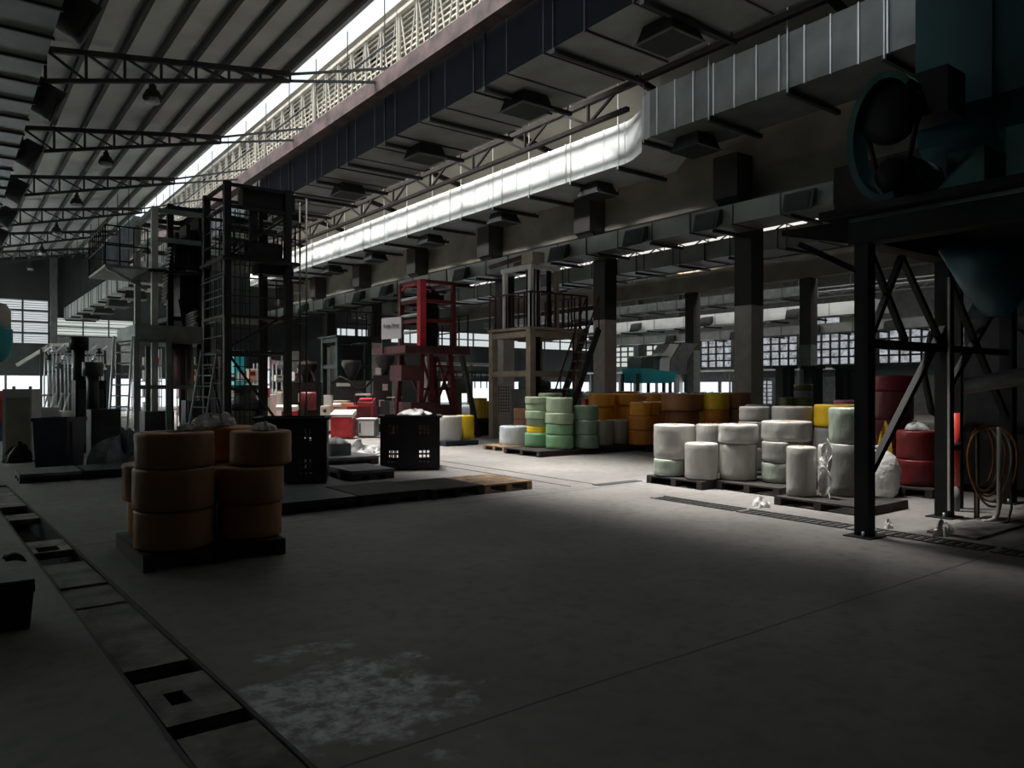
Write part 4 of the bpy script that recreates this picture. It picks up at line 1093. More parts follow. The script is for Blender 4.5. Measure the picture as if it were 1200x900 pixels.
MB().tube((x0 + .1, yk + .9, zt + .25), (x0 - .05, y0 + .3, zt + .3), .07, 12).tube((x0 + .4, yk, zt + .2), (x0 + .4, y0, zt + .25), .1, 12).build('nip_roller', 'maroon', E)
MB().box(x0 + .3, x0 + .6, y0 + .3, y0 + .6, 1.0, ze + 1.9).box(x0 + .75, x0 + .85, y0 + .1, y0 + .2, ze, zt).build('film_mast', 'brown_steel', E)
c = MB()
for k in range(3): c.tube((x0 + .2 + .15 * k, y0 + .2, ze + .1), (x0 + .2 + .15 * k, y0 + .2, zt), .025, 8)
c.build('guide_pipe', 'alu', E)
st = MB()
sa = (x1 + .1, y0 - .3, ze + .05); sb = (x0 + .15, y0 - .75, .0)
for dy in (0, -.55):
    st.bar((sa[0], sa[1] + dy, sa[2]), (sb[0], sb[1] + dy + .2, sb[2]), .06, .2)
st.build('stair_stringer', 'dark_mach', E)
hd = MB()
for dy in (0, -.55):
    hd.bar((sa[0], sa[1] + dy, sa[2] + .95), (sb[0] + .1, sb[1] + dy + .2, sb[2] + 1.0), .035)
    for k in range(4): 
        u = k / 3; hd.bar((sa[0] + (sb[0] - sa[0]) * u, sa[1] + dy + (sb[1] + .2 - sa[1]) * u, sa[2] * (1 - u)), (sa[0] + (sb[0] - sa[0]) * u, sa[1] + dy + (sb[1] + .2 - sa[1]) * u, sa[2] * (1 - u) + .95), .03)
hd.build('railing', 'maroon', E)
tr_ = MB()
for k in range(12):
    u = (k + .5) / 12; x = sa[0] + (sb[0] - sa[0]) * u; y = sa[1] + (sb[1] + .2 - sa[1]) * u - .275
    tr_.box(x - .12, x + .12, y - .27, y + .27, sa[2] * (1 - u) - .02, sa[2] * (1 - u) + .02)
tr_.build('stair_tread', 'grey_mach', E)
MB().box(x0 + .4, x1 - .2, y0 + .5, y1 - .4, 0, 1.5).lathe([(.5, 1.5), (.5, 1.7), (.3, 1.8), (.3, 2.1)], ((x0 + x1) / 2, (y0 + y1) / 2, 0), 20).build('extruder_body', 'grey_mach', E)

# ================================================================== TRENCH-SIDE CORNER OF THE HALL
cx, cy = at(26, 16.0)
t = thing('control_cabinet', (cx, cy, 0), 'tall grey-beige control cabinet with two lifting lugs by the bright doorway', 'cabinet')
rz = -YAW * .75
MB().obox((cx, cy, .78), (.56, .45, 1.5), rz).build('cabinet_body', 'cab_grey', t)
m3 = Matrix.Rotation(rz, 3, 'Z')
def loc(cx, cy, m, x, y, z): v = m @ Vector((x, y, 0)); return (cx + v.x, cy + v.y, z)
MB().obox(loc(cx, cy, m3, .02, -.232, .75), (.46, .015, 1.2), rz).build('door', 'cab_brown', t, label='brown-grey cabinet door')
for k in (-.16, .16): MB().obox(loc(cx, cy, m3, k, 0, 1.56), (.05, .04, .06), rz).build('lifting_lug', 'cab_grey', t)
MB().obox(loc(cx, cy, m3, 0, 0, .015), (.6, .48, .03), rz).build('plinth', 'angle', t)
x, y = loc(cx, cy, m3, .1, -.42, 0)[:2]
tag(MB().lump((x, y, 0), (.5, .3, .3), 12, 16, .7).build('rag_heap', 'brown_steel'), 'dark heap of rags at the foot of the grey-beige cabinet', 'rags')
bx, by = at(70, 14.9)
t = thing('waste_bin', (bx, by, 0), 'dark navy square bin beside the grey-beige cabinet', 'bin')
pr = [(-.33, -.33, .0), (.33, -.33, 0), (.33, .33, 0), (-.33, .33, 0)]
m4 = Matrix.Rotation(-YAW, 3, 'Z')
mb = MB(); vs = []
for z, k in ((0, .9), (.9, 1.), (.9, 1.06), (.97, 1.06), (.97, .94), (.1, .84)):
    for p in pr: v = m4 @ Vector((p[0] * k, p[1] * k, 0)); vs.append((bx + v.x, by + v.y, z))
fs = [(3, 2, 1, 0)]
for i in range(5): fs += [(i * 4 + j, i * 4 + (j + 1) % 4, i * 4 + 4 + (j + 1) % 4, i * 4 + 4 + j) for j in range(4)]
fs.append((20, 21, 22, 23))
mb.add(vs, fs).build('bin_body', 'navy_bin', t)
for k in (-.2, .2): MB().obox((bx + m4[0][0] * k - .0, by + m4[1][0] * k - .3, .5), (.05, .06, .8), -YAW).build('bin_rib', 'navy_bin', t)
x, y = at(57, 17.5)
t = thing('plastic_chair_stack', (x, y, 0), 'pale green box stand behind the navy bin', 'stand'); t.name = 'box_stand'
MB().box(x - .25, x + .2, y - .2, y + .2, .75, 1.1).build('box_body', 'cab_grey', t)
for dx in (-.2, .15):
    for dy in (-.15, .15): MB().box(x + dx - .02, x + dx + .02, y + dy - .02, y + dy + .02, 0, .75).build('leg', 'alu', t)
x, y = at(141, 15.2)
tag(MB().lump((x, y, 0), (1.15, .9, .52), 21, 26, .55).build('tarpaulin_heap', 'tarp'), 'crumpled grey tarpaulin heap between the navy bin and the tan rolls', 'tarpaulin')
# dark winder cabinets between bin and ladder
for px_, d_, w_h, hh, m, nm, lb in ((104, 17.5, .62, 1.72, 'brown_steel', 'winder_cabinet', 'dark brown winder cabinet beyond the navy bin'), (121, 16.1, .55, 1.1, 'dark_mach', 'winder_cabinet', 'low dark winder cabinet in front of the pale ladder')):
    x, y = at(px_, d_)
    t = thing(nm, (x, y, 0), lb, 'machine')
    MB().box(x - w_h / 2, x + w_h / 2, y - .35, y + .35, .06, hh).build('cabinet_body', m, t)
    MB().box(x - w_h / 2 + .05, x + w_h / 2 - .05, y - .37, y - .352, .3, hh - .2).build('door', 'dark_mach', t)
    MB().tube((x - .2, y, hh), (x - .2, y, hh + .7), .12, 14).tube((x - .2, y, hh + .7), (x - .2, y, hh + 1.0), .2, 14).build('mast', m, t)
    for dx in (-.2, .2): MB().box(x + dx - .05, x + dx + .05, y - .3, y + .3, 0, .06).build('foot', m, t)
# bright yarn creel far back
x, y = at(84, 29.)
t = thing('yarn_creel', (x, y, 0), 'bright metal creel of upright rods in front of the daylit doorway', 'machine')
for k in range(16):
    dx = -.9 + .13 * k
    MB().tube((x + dx, y - .06 * (k % 3), .25), (x + dx, y - .06 * (k % 3), 3.0 + .15 * math.sin(k * 1.3)), .026, 8).build('rod', 'chrome', t)
f_ = MB()
for z in (.25, 1.2, 2.1, 2.75): f_.box(x - 1.0, x + 1.2, y + .05, y + .12, z, z + .07)
for xx in (-1.0, 1.15): f_.box(x + xx - .04, x + xx + .04, y, y + .08, 0, 3.0)
f_.build('creel_frame', 'dark_mach', t)
for k in range(12):
    dx = -.8 + .17 * k; z = 2.55 + .35 * math.sin(k * 2.1)
    MB().lathe([(.02, 0), (.1, .0), (.12, .05), (.05, .12), (.11, .2), (.02, .22)], (x + dx, y - .2, z), 12).build('bobbin', 'chrome' if k % 2 else 'dark_mach', t)
for k in range(6):
    dx = -.9 + .36 * k
    MB().bar((x + dx, y - .1, 2.9), (x + dx + .25, y - .5, 3.15), .05).build('guide_arm', 'alu', t)
x, y = at(58, 25.)
t = thing('winding_machine', (x, y, 0), 'white winding machine with spindle forks beyond the navy bin', 'machine')
MB().box(x - .5, x + .6, y - .3, y + .3, .0, .75).build('machine_bed', 'cab_grey', t)
for k in range(5): MB().bar((x - .4 + .2 * k, y - .1, .75), (x - .25 + .2 * k, y - .2, 1.35), .05).build('spindle', 'alu', t)
for k in range(3): MB().box(x - .4 + .35 * k, x - .2 + .35 * k, y - .35, y - .3, .35, .7).build('control_box', 'white' if k else 'red', t)
x, y = at(3, 22.)
t = thing('red_machine', (x, y, 0), 'low red machine glimpsed past the grey-beige cabinet', 'machine')
MB().box(x - .7, x + .25, y - .4, y + .4, .55, 1.45).build('machine_body', 'red', t)
MB().box(x - .6, x + .15, y - .35, y + .35, 0, .55).build('machine_bed', 'blue', t)
# jib arm near end wall
x, y = at(58, 40); x2_, y2_ = at(20, 40)
t = thing('jib_crane', (x, y, 0), 'grey sloping jib beam on a post before the louvred end window', 'crane')
MB().box(x - .1, x + .1, y - .1, y + .1, 0, zz(404, 40)).build('post', 'grey_mach', t)
MB().bar((x, y, zz(405, 40)), (x2_, y2_, zz(428, 40)), .16).build('jib_arm', 'grey_steel', t)
MB().bar((x, y, zz(404, 40)), (*at(97, 40), zz(404, 40)), .14).build('jib_arm', 'grey_steel', t)
# teal rounded hopper at the view edge
x, y = at(-22, 15.)
t = thing('resin_hopper', (x, y, 0), 'teal rounded resin hopper with a grey lid at the picture edge', 'hopper')
zb_ = zz(428, 15)
MB().lathe([(.1, zb_), (.3, zb_ + .02), (.48, zb_ + .18), (.53, zb_ + .4), (.53, zb_ + .72), (.5, zb_ + .76)], (x, y, 0), 32).build('hopper_body', 'teal', t)
MB().lathe([(.5, zb_ + .77), (.5, zb_ + 1.1), (.42, zb_ + 1.24), (.2, zb_ + 1.27)], (x, y, 0), 32).build('lid', 'cab_grey', t)
for k in range(3):
    a = 2.9 + k * .75; MB().bar((x + .35 * math.cos(a), y + .35 * math.sin(a), 0), (x + .4 * math.cos(a), y + .4 * math.sin(a), zb_ + .3), .07).build('leg', 'dark_mach', t)
# box and scrap near the camera
x, y = gd(41, 736)
t = thing('tool_chest', (x, y, 0), 'black box with a grey lid standing near the camera by the trench', 'box')
mb = MB(); vs = []
m5 = Matrix.Rotation(-.04, 3, 'Z')
for z, k in ((.0, .93), (.31, 1.), (.31, .93), (.03, .88)):
    for p in ((-.8, 0), (0, 0), (0, .28), (-.8, .28)):
        v = m5 @ Vector(((p[0] + .4) * k - .4, (p[1] - .14) * k + .14, 0)); vs.append((x + v.x, y + v.y, z))
fs = [(3, 2, 1, 0)] + [(i * 4 + j, i * 4 + (j + 1) % 4, i * 4 + 4 + (j + 1) % 4, i * 4 + 4 + j) for i in range(3) for j in range(4)] + [(12, 13, 14, 15)]
mb.add(vs, fs).build('box_shell', 'plastic_black', t)
v0 = m5 @ Vector((-.4, .14, 0)); MB().obox((x + v0.x, y + v0.y, .318), (.8, .28, .014), -.04).build('lid', 'grey_mach', t)
v0 = m5 @ Vector((-.4, -.012, 0)); MB().obox((x + v0.x, y + v0.y, .27), (.8, .02, .05), -.04).build('rim', 'rubber', t)
x, y = gd(20, 664)
pts = [(x - .1 + .17 * u, y + .13 - .22 * u + .1 * u * u, .035 + .05 * math.sin(u * PI) + (.03 if u < .2 else 0)) for u in [k / 10 for k in range(11)]]
tag(MB().path(pts, [.008, .02, .03, .034, .036, .036, .034, .03, .025, .016, .006], 8).build('hose_scrap', 'rubber'), 'short curled black hose scrap on the floor beside the trench', 'scrap')

# ================================================================== RED MACHINE GROUP IN THE MIDDLE
def cab(px0, px1, yt, yb, dpt, m, name, label, top=None, door=None, rz=None, depth=.6):
    d = dpt; x, y = at((px0 + px1) / 2, d + .3); w = (px1 - px0) / 880 * d
    h = zz(yt, d); zb_ = max(0., zz(yb, d))
    t = thing(name, (x, y, 0), label, 'machine' if 'machine' in name else 'cabinet')
    rz = -YAW if rz is None else rz
    m3 = Matrix.Rotation(rz, 3, 'Z')
    MB().obox((x, y, (h + zb_) / 2), (w, depth, h - zb_), rz).build('cabinet_body', m, t)
    if door: MB().obox(loc(x, y, m3, w * .02, -depth / 2 - .012, (h + zb_) / 2), (w * .8, .02, (h - zb_) * .85), rz).build('door', door, t)
    if top: MB().obox(loc(x, y, m3, 0, 0, h + .02), (w * 1.06, depth * 1.06, .04), rz).build('top_plate', top, t)
    if zb_ > .05:
        for sx in (-1, 1):
            for sy in (-1, 1): MB().obox(loc(x, y, m3, sx * (w / 2 - .05), sy * (depth / 2 - .05), zb_ / 2), (.06, .06, zb_), rz).build('leg', 'dark_mach', t)
    return t, x, y, h, w, m3
t, x, y, h, w, m3 = cab(390, 415, 489, 513, 22.5, 'red', 'control_cabinet', 'red control cabinet with a pale sloping top between the black crates', None, 'red')
MB().obox(loc(x, y, m3, 0, 0, h + .08), (w * 1.05, .62, .14), -YAW, .2).build('top_plate', 'cab_grey', t)
t, x, y, h, w, m3 = cab(420, 442, 492, 512, 23., 'grey_mach', 'control_cabinet', 'pale-doored low cabinet beside the red cabinet', 'white', 'white')
MB().obox(loc(x, y, m3, -w * .3, -.34, h * .55), (.04, .02, .3), -YAW).build('handle', 'dark_mach', t)
t, x, y, h, w, m3 = cab(410, 440, 476, 491, 24.4, 'red', 'printing_machine', 'red printing machine with curved guard above the pale-doored cabinet', None, 'red_dark', None, .9)
MB().obox(loc(x, y, m3, w * .2, -.2, h + .1), (w * .6, .5, .2), -YAW, .3).build('guard_hood', 'red', t)
MB().obox(loc(x, y, m3, w * .1, -.3, h + .38), (w * .55, .3, .06), -YAW).build('tray', 'white', t)
for k in (-1, 1): MB().obox(loc(x, y, m3, w * .1 + k * .3, -.25, h + .2), (.04, .04, .34), -YAW).build('tray_post', 'dark_mach', t)
MB().obox(loc(x, y, m3, -w * .55, 0, h * .5 + .15), (w * .4, .6, h * .9), -YAW).build('side_panel', 'peach', t)
t, x, y, h, w, m3 = cab(377, 389, 476, 505, 24.6, 'cream', 'control_cabinet', 'cream switch box with a round dial next to the red drum', None, None, None, .4)
MB().lathe([(.02, -.01), (.07, -.01), (.07, .02), (.02, .02)], loc(x, y, m3, 0, -.215, h - .15), 16, axis='Y').build('dial', 'dark_mach', t)
MB().obox(loc(x, y, m3, .05, 0, h + .18), (.25, .25, .36), -YAW).build('switch_box', 'white', t)
t, x, y, h, w, m3 = cab(351, 368, 461, 471, 25, 'cream', 'switch_box', 'cream panel box mounted above the red drum', None, 'white', None, .3)
x, y = at(361, 23.4)
t = thing('drum_machine', (x, y, 0), 'red drum on a dark stand in front of the cream panel box', 'machine')
MB().lathe([(.1, .85), (.25, .85), (.26, .9), (.26, 1.35), (.23, 1.4), (.1, 1.4)], (x, y, 0), 24).build('drum', 'red_dark', t)
MB().box(x - .22, x + .22, y - .22, y + .22, 0, .85).build('stand', 'brown_steel', t)
t, x, y, h, w, m3 = cab(333, 346, 482, 500, 24.6, 'red', 'slitting_machine', 'small red slitting machine behind the nearer black crate', None, 'red_dark')
MB().tube(loc(x, y, m3, -.35, -.25, h + .12), loc(x, y, m3, .35, -.25, h + .12), .09, 14).build('roller', 'white', t)
t, x, y, h, w, m3 = cab(309, 321, 463, 496, 24.5, 'white', 'control_cabinet', 'tall white cabinet with red labels seen through the black tower', None, 'cream')
MB().obox(loc(x, y, m3, 0, -.32, h + .08), (.25, .05, .3), -YAW).build('warning_panel', 'red', t)
t, x, y, h, w, m3 = cab(324, 333, 460, 494, 26., 'cream', 'control_cabinet', 'narrow cream cabinet against the tall white one behind the black tower', None, 'white')
t, x, y, h, w, m3 = cab(279, 305, 477, 512, 23.5, 'yellow', 'work_table', 'yellow-edged work table with white shelves behind the tan rolls', 'white', 'white')
MB().obox(loc(x, y, m3, -.3, -.35, .55), (.3, .05, .9), -YAW, 0, .1).build('red_panel', 'red', t)
MB().obox(loc(x, y, m3, .1, -.33, h * .7), (w * .6, .02, .1), -YAW).build('shelf', 'red', t)
x, y = at(288, 30)
t = thing('teal_machine', (x, y, 0), 'teal upright machine with white shelves deep behind the black tower', 'machine')
MB().box(x - .55, x - .1, y - .3, y + .3, 0, 3.0).build('machine_body', 'teal', t)
for z in (1.0, 1.6, 2.2, 2.8): MB().box(x - .1, x + .9, y - .3, y + .3, z, z + .08).build('shelf', 'white', t)
for dx in (.85,): MB().box(x + dx, x + dx + .06, y - .3, y + .3, 0, 3.0).build('post', 'alu', t)
for z in (1.08, 1.68): MB().box(x + .1, x + .5, y - .2, y + .2, z, z + .35).build('shelf_box', 'grey_mach', t)
t, x, y, h, w, m3 = cab(392, 408, 471, 487, 26.3, 'peach', 'folding_machine', 'pinkish-beige folding machine above the red cabinet', 'cream', None, None, .7)
MB().tube(loc(x, y, m3, -w * .45, -.38, h - .1), loc(x, y, m3, w * .45, -.38, h - .1), .06, 12).build('roller', 'white', t)
t, x, y, h, w, m3 = cab(301, 308, 474, 494, 26.6, 'red', 'fuse_box', 'slim red-and-white fuse box beside the tall white cabinet', None, 'white', None, .3)
t, x, y, h, w, m3 = cab(447, 458, 470, 500, 24.3, 'dark_mach', 'electrical_cabinet', 'narrow black cabinet with a white tray beside the red printing machine', None, None, None, .5)
MB().obox(loc(x, y, m3, .3, -.2, h + .12), (.45, .35, .03), -YAW).build('tray', 'white', t)
MB().obox(loc(x, y, m3, .3, -.2, h + .05), (.05, .05, .12), -YAW).build('tray_post', 'dark_mach', t)
for i, (p_x, d_, n_, lb) in enumerate(((337, 28., 3, 'steel instrument rack of white and red boxes behind the slitting machine'), (320, 33.5, 4, 'tall instrument rack of pale boxes deep behind the black tower'), (284, 27., 3, 'instrument rack of pale and dark boxes above the yellow-edged table'), (226, 27., 4, 'instrument rack of dark and pale boxes behind the tower ladder'), (172, 29., 4, 'instrument rack glinting inside the grey-post tower'))):
    x, y = at(p_x, d_)
    t = thing('instrument_rack', (x, y, 0), lb, 'rack', 'instrument racks behind the towers')
    hgt = .55 + .62 * n_
    for dx in (-.5, .46):
        for dy in (-.2, .2): MB().box(x + dx, x + dx + .04, y + dy, y + dy + .04, 0, hgt).build('post', 'alu', t)
    for k in range(n_):
        z = .55 + .6 * k
        MB().box(x - .52, x + .52, y - .22, y + .26, z, z + .035).build('shelf', 'grey_mach', t)
        for q in range(3):
            w_ = R.uniform(.16, .26); hb = R.uniform(.2, .42); xx = x - .46 + .33 * q
            m_ = R.choice(['white', 'cream', 'red', 'dark_mach', 'cab_grey', 'white', 'peach'])
            bx_ = MB().box(xx, xx + w_, y - .18, y + .16, z + .036, z + .036 + hb).build('instrument_box', m_, t)
            MB().box(xx + .03, xx + w_ - .04, y - .188, y - .181, z + .06 + hb * .4, z + hb * .95).build('dial_face', R.choice(['dark_mach', 'white', 'red_dark']), bx_)
# dark extruder blocks above/behind
for i, (p0, p1, yt, yb, d_, m, lb) in enumerate(((346, 374, 448, 478, 27, 'brown_steel', 'brown-black extruder with conical hopper behind the cream panel box'), (392, 432, 446, 480, 27.5, 'dark_mach', 'dark extruder with cable loops behind the red printing machine'), (440, 462, 440, 500, 26, 'dark_mach', 'dark electrical rack hung with white boxes beside the red tower'))):
    t, x, y, h, w, m3 = cab(p0, p1, yt, 520, d_, m, 'extruder_machine', lb, None, None, None, .9)
    MB().lathe([(.36, h + .75), (.36, h + .55), (.12, h + .1), (.12, h)][::-1], (x, y, 0), 20).build('hopper', m, t)
    if i == 1:
        MB().path([loc(x, y, m3, -.6 + .3 * k, -.5, h - .1 + .25 * math.sin(k * 1.4)) for k in range(6)], .04, 8).build('cable_loop', 'rubber', t)
        MB().obox(loc(x, y, m3, -.2, -.47, h - .15), (.5, .04, .12), -YAW).build('lamp_strip', 'white', t)
    if i == 2:
        for k, z in enumerate((.9, 1.5, 2.05, 2.6)): MB().obox(loc(x, y, m3, -.15 + .12 * (k % 3), -.47, z - .5), (.18, .05, .22), -YAW).build('junction_box', 'white', t)
    if i == 0:
        MB().bar(loc(x, y, m3, -.35, -.2, h + .05), loc(x, y, m3, -.05, -.2, h + .8), .08).bar(loc(x, y, m3, .35, -.2, h + .05), loc(x, y, m3, .05, -.2, h + .8), .08).build('hopper_leg', 'maroon', t)
# tall dark blown-film frame between the towers
x, y = at(394, 31.)
wr_ = span(x, y, 432, 0)
t = thing('blown_film_rig', (x + wr_ / 2, y + .8, 0), 'tall dark film rig with a deck and thin railing behind the dark cable extruder', 'machine')
frame(t, x + .1, x + wr_, y, y + 1.5, .2, 3.6, (3.5, 2.4), 'green_duct')
MB().box(x - .1, x + wr_ + .3, y - .2, y + 1.7, 3.6, 3.68).build('platform', 'dark_mach', t)
railing(t, [(x - .05, y - .15), (x + wr_ + .25, y - .15), (x + wr_ + .25, y + 1.6)], 3.68, 1.0, 'black_steel', .4)
MB().box(x + .25, x + wr_ - .2, y + .1, y + 1.2, .3, 3.3).build('roller_housing', 'dark_mach', t)
# yellow machine and perforated screen between red and beige towers
x, y = at(563, 24.5)
t = thing('gear_machine', (x, y, 0), 'yellow-painted gear machine beside the beige tower post', 'machine')
MB().box(x - .25, x + .3, y - .3, y + .3, 0, .55).build('machine_bed', 'brown_steel', t)
for k in range(4): MB().box(x - .22 + .12 * k, x - .15 + .12 * k, y - .25, y + .2, .55, 1.2 - .1 * (k % 2)).build('gear_plate', 'yellow', t)
MB().lathe([(.1, 1.35), (.38, 1.35), (.4, 1.5), (.3, 1.8), (.1, 1.85)], (x - .5, y + .6, 0), 20).box(x - .6, x - .4, y + .5, y + .7, 0, 1.35).build('blower', 'grey_mach', t)
x, y = at(589, 25.)
t = thing('perforated_panel', (x, y, 0), 'white panel with rows of dark holes beside the beige tower', 'panel')
MB().obox((x, y, .85), (.5, .06, 1.7), -YAW).build('panel_board', 'white', t)
hl = MB(); m3 = Matrix.Rotation(-YAW, 3, 'Z')
for i in range(6):
    for k in range(9): hl.obox(loc(x, y, m3, -.2 + .08 * i, -.034, .75 + .1 * k), (.04, .006, .05), -YAW)
hl.build('dot_pattern', 'angle', t)
# railing deck far behind
x, y = at(553, 34)
t = thing('access_deck', (x, y, 0), 'white access deck with black railing deep between the red and beige towers', 'platform')
MB().box(x - 1.8, x + 1.8, y, y + 1.0, zz(428, 34), zz(425, 34)).box(x - 1.8, x + 1.8, y, y + 1.0, zz(440, 34), zz(438, 34)).build('deck_board', 'white', t)
for k in range(3): MB().box(x - 1.75 + 1.7 * k, x - 1.65 + 1.7 * k, y, y + .1, 0, zz(428, 34)).build('post', 'grey_mach', t)
railing(t, [(x - 1.8, y), (x + 1.8, y)], zz(455, 34), .75, 'black_steel', .3)

# ================================================================== FAR BAY MACHINES
x, y = at(659, 26.5)
t = thing('plastic_bin', (x, y, 0), 'teal bin with a ribbed front behind the green rolls', 'bin')
MB().box(x - .28, x + .28, y - .28, y + .28, 0, 1.5).build('bin_body', 'teal', t)
for k in range(3): MB().box(x - .2 + .17 * k, x - .15 + .17 * k, y - .31, y - .28, .1, 1.4).build('bin_rib', 'teal', t)
x, y = at(688, 26.)
for k in range(2):
    t = thing('red_crate', (x, y, k * .62), ('lower red-and-yellow sack crate by the first pale column', 'upper red-and-yellow sack crate by the first pale column')[k], 'crate', 'red crates')
    MB().box(x - .34, x + .34, y - .3, y + .3, k * .62, k * .62 + .5).build('crate_body', 'red', t)
    MB().lump((x, y, k * .62 + .5), (.6, .52, .068), k + 60, 14, .3).build('crate_fill', 'rose' if k else 'yellow', t)
def loom(px_, d_, label, c1, c2):
    x, y = at(px_, d_)
    t = thing('rewinding_machine', (x, y, 0), label, 'machine', 'rewinding machines of the far bay')
    for sx in (-.5, .5): MB().prism([(x + sx - .05, y - .5, 0), (x + sx - .05, y + .5, 0), (x + sx - .05, y + .35, 1.25), (x + sx - .05, y - .15, 1.32)], (.1, 0, 0)).build('side_frame', c1, t)
    for k, (dy, z, r) in enumerate(((-.1, 1.1, .13), (.12, .82, .15), (-.25, .55, .18), (.2, 1.26, .06))):
        MB().tube((x - .44, y + dy, z), (x + .44, y + dy, z), r, 14).build('roller', ('white', c2, 'skin_dim', 'chrome')[k], t)
    MB().box(x - .35, x - .05, y - .62, y - .5, .85, 1.25).build('control_box', c2, t)
    MB().box(x + .58, x + .82, y - .2, y + .2, 0, 1.2).build('control_cabinet', 'white', t)
cols = [('maroon', 'red'), ('dark_mach', 'lilac'), ('skin_dim', 'red'), ('maroon', 'white'), ('dark_mach', 'blue'), ('skin_dim', 'lilac'), ('maroon', 'red'), ('dark_mach', 'white')]
k = 0
for px_, d_ in ((722, 33), (750, 30.5), (776, 34), (800, 31.), (824, 34.5), (848, 32), (630, 36), (688, 38)):
    loom(px_, d_, 'rewinding machine with stacked rollers %s' % ('behind the orange rolls, %s from the first pale column' % ORD[k] if k < 6 else ('seen under the beige tower stair' if k == 6 else 'against the first pale column')), *cols[k]); k += 1
# teal hopper with bent grey chute
x, y = at(752, 36)
t = thing('conveyor_hopper', (x, y, 0), 'teal hopper fed by two bent grey chutes before the far windows', 'machine')
z = lambda v: zz(v, 36)
MB().prism([(x - .75, y - .6, z(432)), (x + 1.9, y - .6, z(436)), (x + 1.5, y - .6, z(449)), (x - .55, y - .6, z(449))], (0, 1.2, 0)).build('hopper_body', 'teal', t)
def chute(pts, wdt, dy, name, m):
    mb = MB()
    for (xa_, za_), (xb_, zb2) in zip(pts, pts[1:]):
        mb.prism([(xa_, y - dy, za_), (xa_ + wdt, y - dy, za_), (xb_ + wdt, y - dy, zb2), (xb_, y - dy, zb2)], (0, dy * 1.7, 0))
    mb.build(name, m, t)
chute([(x - .6, z(432)), (x - .5, z(419)), (x + .6, z(417))], .85, .5, 'chute', 'green_duct')
chute([(x + .75, z(436)), (x + .8, z(421)), (x + 1.5, z(402))], .7, .45, 'chute', 'galv')
chute([(x + 1.62, z(438)), (x + 1.7, z(421)), (x + 2.5, z(400))], 1.2, .35, 'chute', 'wall_grey')
for dx in (-.8, 1.0, 2.6):
    for dy in (-.5, .5): MB().box(x + dx - .06, x + dx + .06, y + dy - .06, y + dy + .06, 0, z(438)).build('leg', 'dark_mach', t)
t = thing('cable_tray', (46, 30, 2.6), 'long pale cable tray on posts before the far windows', 'cable tray')
MB().box(46, 46.3, 24, 50, 2.65, 2.78).build('tray', 'galv', t)
for i in range(6): MB().box(46.1, 46.2, 24.5 + i * 5, 24.6 + i * 5, 0, 2.65).build('post', 'grey_mach', t)
# green structural posts by the dark east openings
for i, (px_, d_) in enumerate(((953, 27), (920, 27), (990, 27))):
    x, y = at(px_, d_)
    t = thing('storage_rack', (x, y, 0), ('dark rack post pair behind the lilac-banded rolls', 'dark rack post pair behind the yellow roll', 'dark rack post pair beside the near black post')[i], 'rack', 'dark racks of the far bay')
    for dx in (-.25, .25): MB().box(x + dx - .12, x + dx + .12, y - .15, y + .15, 0, 2.2).build('post', 'green_duct', t)
    MB().box(x - .38, x + .38, y - .25, y + .25, 2.2, 2.32).build('shelf', 'dark_mach', t)

# ================================================================== TEAL MACHINE ON STEEL FRAME
FX, FY = 7.8, 4.12
t = thing('mixing_machine', (9.6, 2.2, 0), 'huge dark teal mixing drum with belt drive raised on a black steel frame', 'machine')
def post(x, y, w, z1, base=True):
    p = MB().box(x - w / 2, x + w / 2, y - w / 2, y + w / 2, 0.012, z1).build('post', 'black_steel', t)
    if base:
        b = MB().box(x - .17, x + .17, y - .15, y + .15, 0, .012); b.build('base_plate', 'black_steel', p)
        [MB().tube((x + q, y - .05, .012), (x + q, y - .05, .07), .014, 8).build('anchor_bolt', 'alu', p) for q in (-.13, .13)]
post(FX, FY, .15, 3.1); post(9.72, FY + .02, .16, 3.1); post(10.55, FY + .2, .09, 3.1, False); post(FX, 1.0, .15, 3.1); post(11.6, FY, .16, 3.1); post(9.7, 1.0, .15, 3.1)
MB().box(9.6, 9.63, FY - .09, FY - .065, .1, 2.9).build('conduit', 'pipe_pale', t)
MB().box(FX - .12, 12.5, FY - .12, FY + .12, 3.1, 3.38).box(FX - .12, FX + .12, .4, FY - .12, 3.1, 3.38).box(FX - .3, 12.5, .3, FY + .35, 3.38, 3.46).build('platform', 'black_steel', t)
MB().box(FX - .14, FX - .125, .5, FY + .1, 3.33, 3.37).build('edge_trim', 'grey_mach', t)
for a, b, w in (((FX + .06, FY, .62), (9.65, FY, 2.3), .07), ((FX + .08, FY, 2.05), (9.65, FY, 2.05), .1), ((FX + .1, FY, 2.1), (8.6, FY, 3.05), .06), ((FX + .9, FY, 2.1), (FX + .1, FY, 3.05), .06), ((8.6, FY, 3.05), (9.6, FY, 2.1), .06), ((9.8, FY, 2.9), (11.5, FY, 1.2), .07), ((9.8, FY, 1.6), (11.5, FY, 2.9), .07), ((9.8, FY, 2.05), (11.5, FY, 2.05), .08)):
    MB().bar(a, b, w).build('diagonal_brace', 'black_steel', t)
# side arm bracing to the left of the post
MB().prism([(FX, FY + .12, 3.36), (FX, FY + .12, 3.12), (FX - .1, FY + .85, 3.3), (FX - .1, FY + .85, 3.36)], (-.12, 0, 0)).build('gusset', 'black_steel', t)
MB().bar((FX, FY + .06, 2.82), (FX - .1, FY + .7, 3.2), .06).build('diagonal_brace', 'black_steel', t)
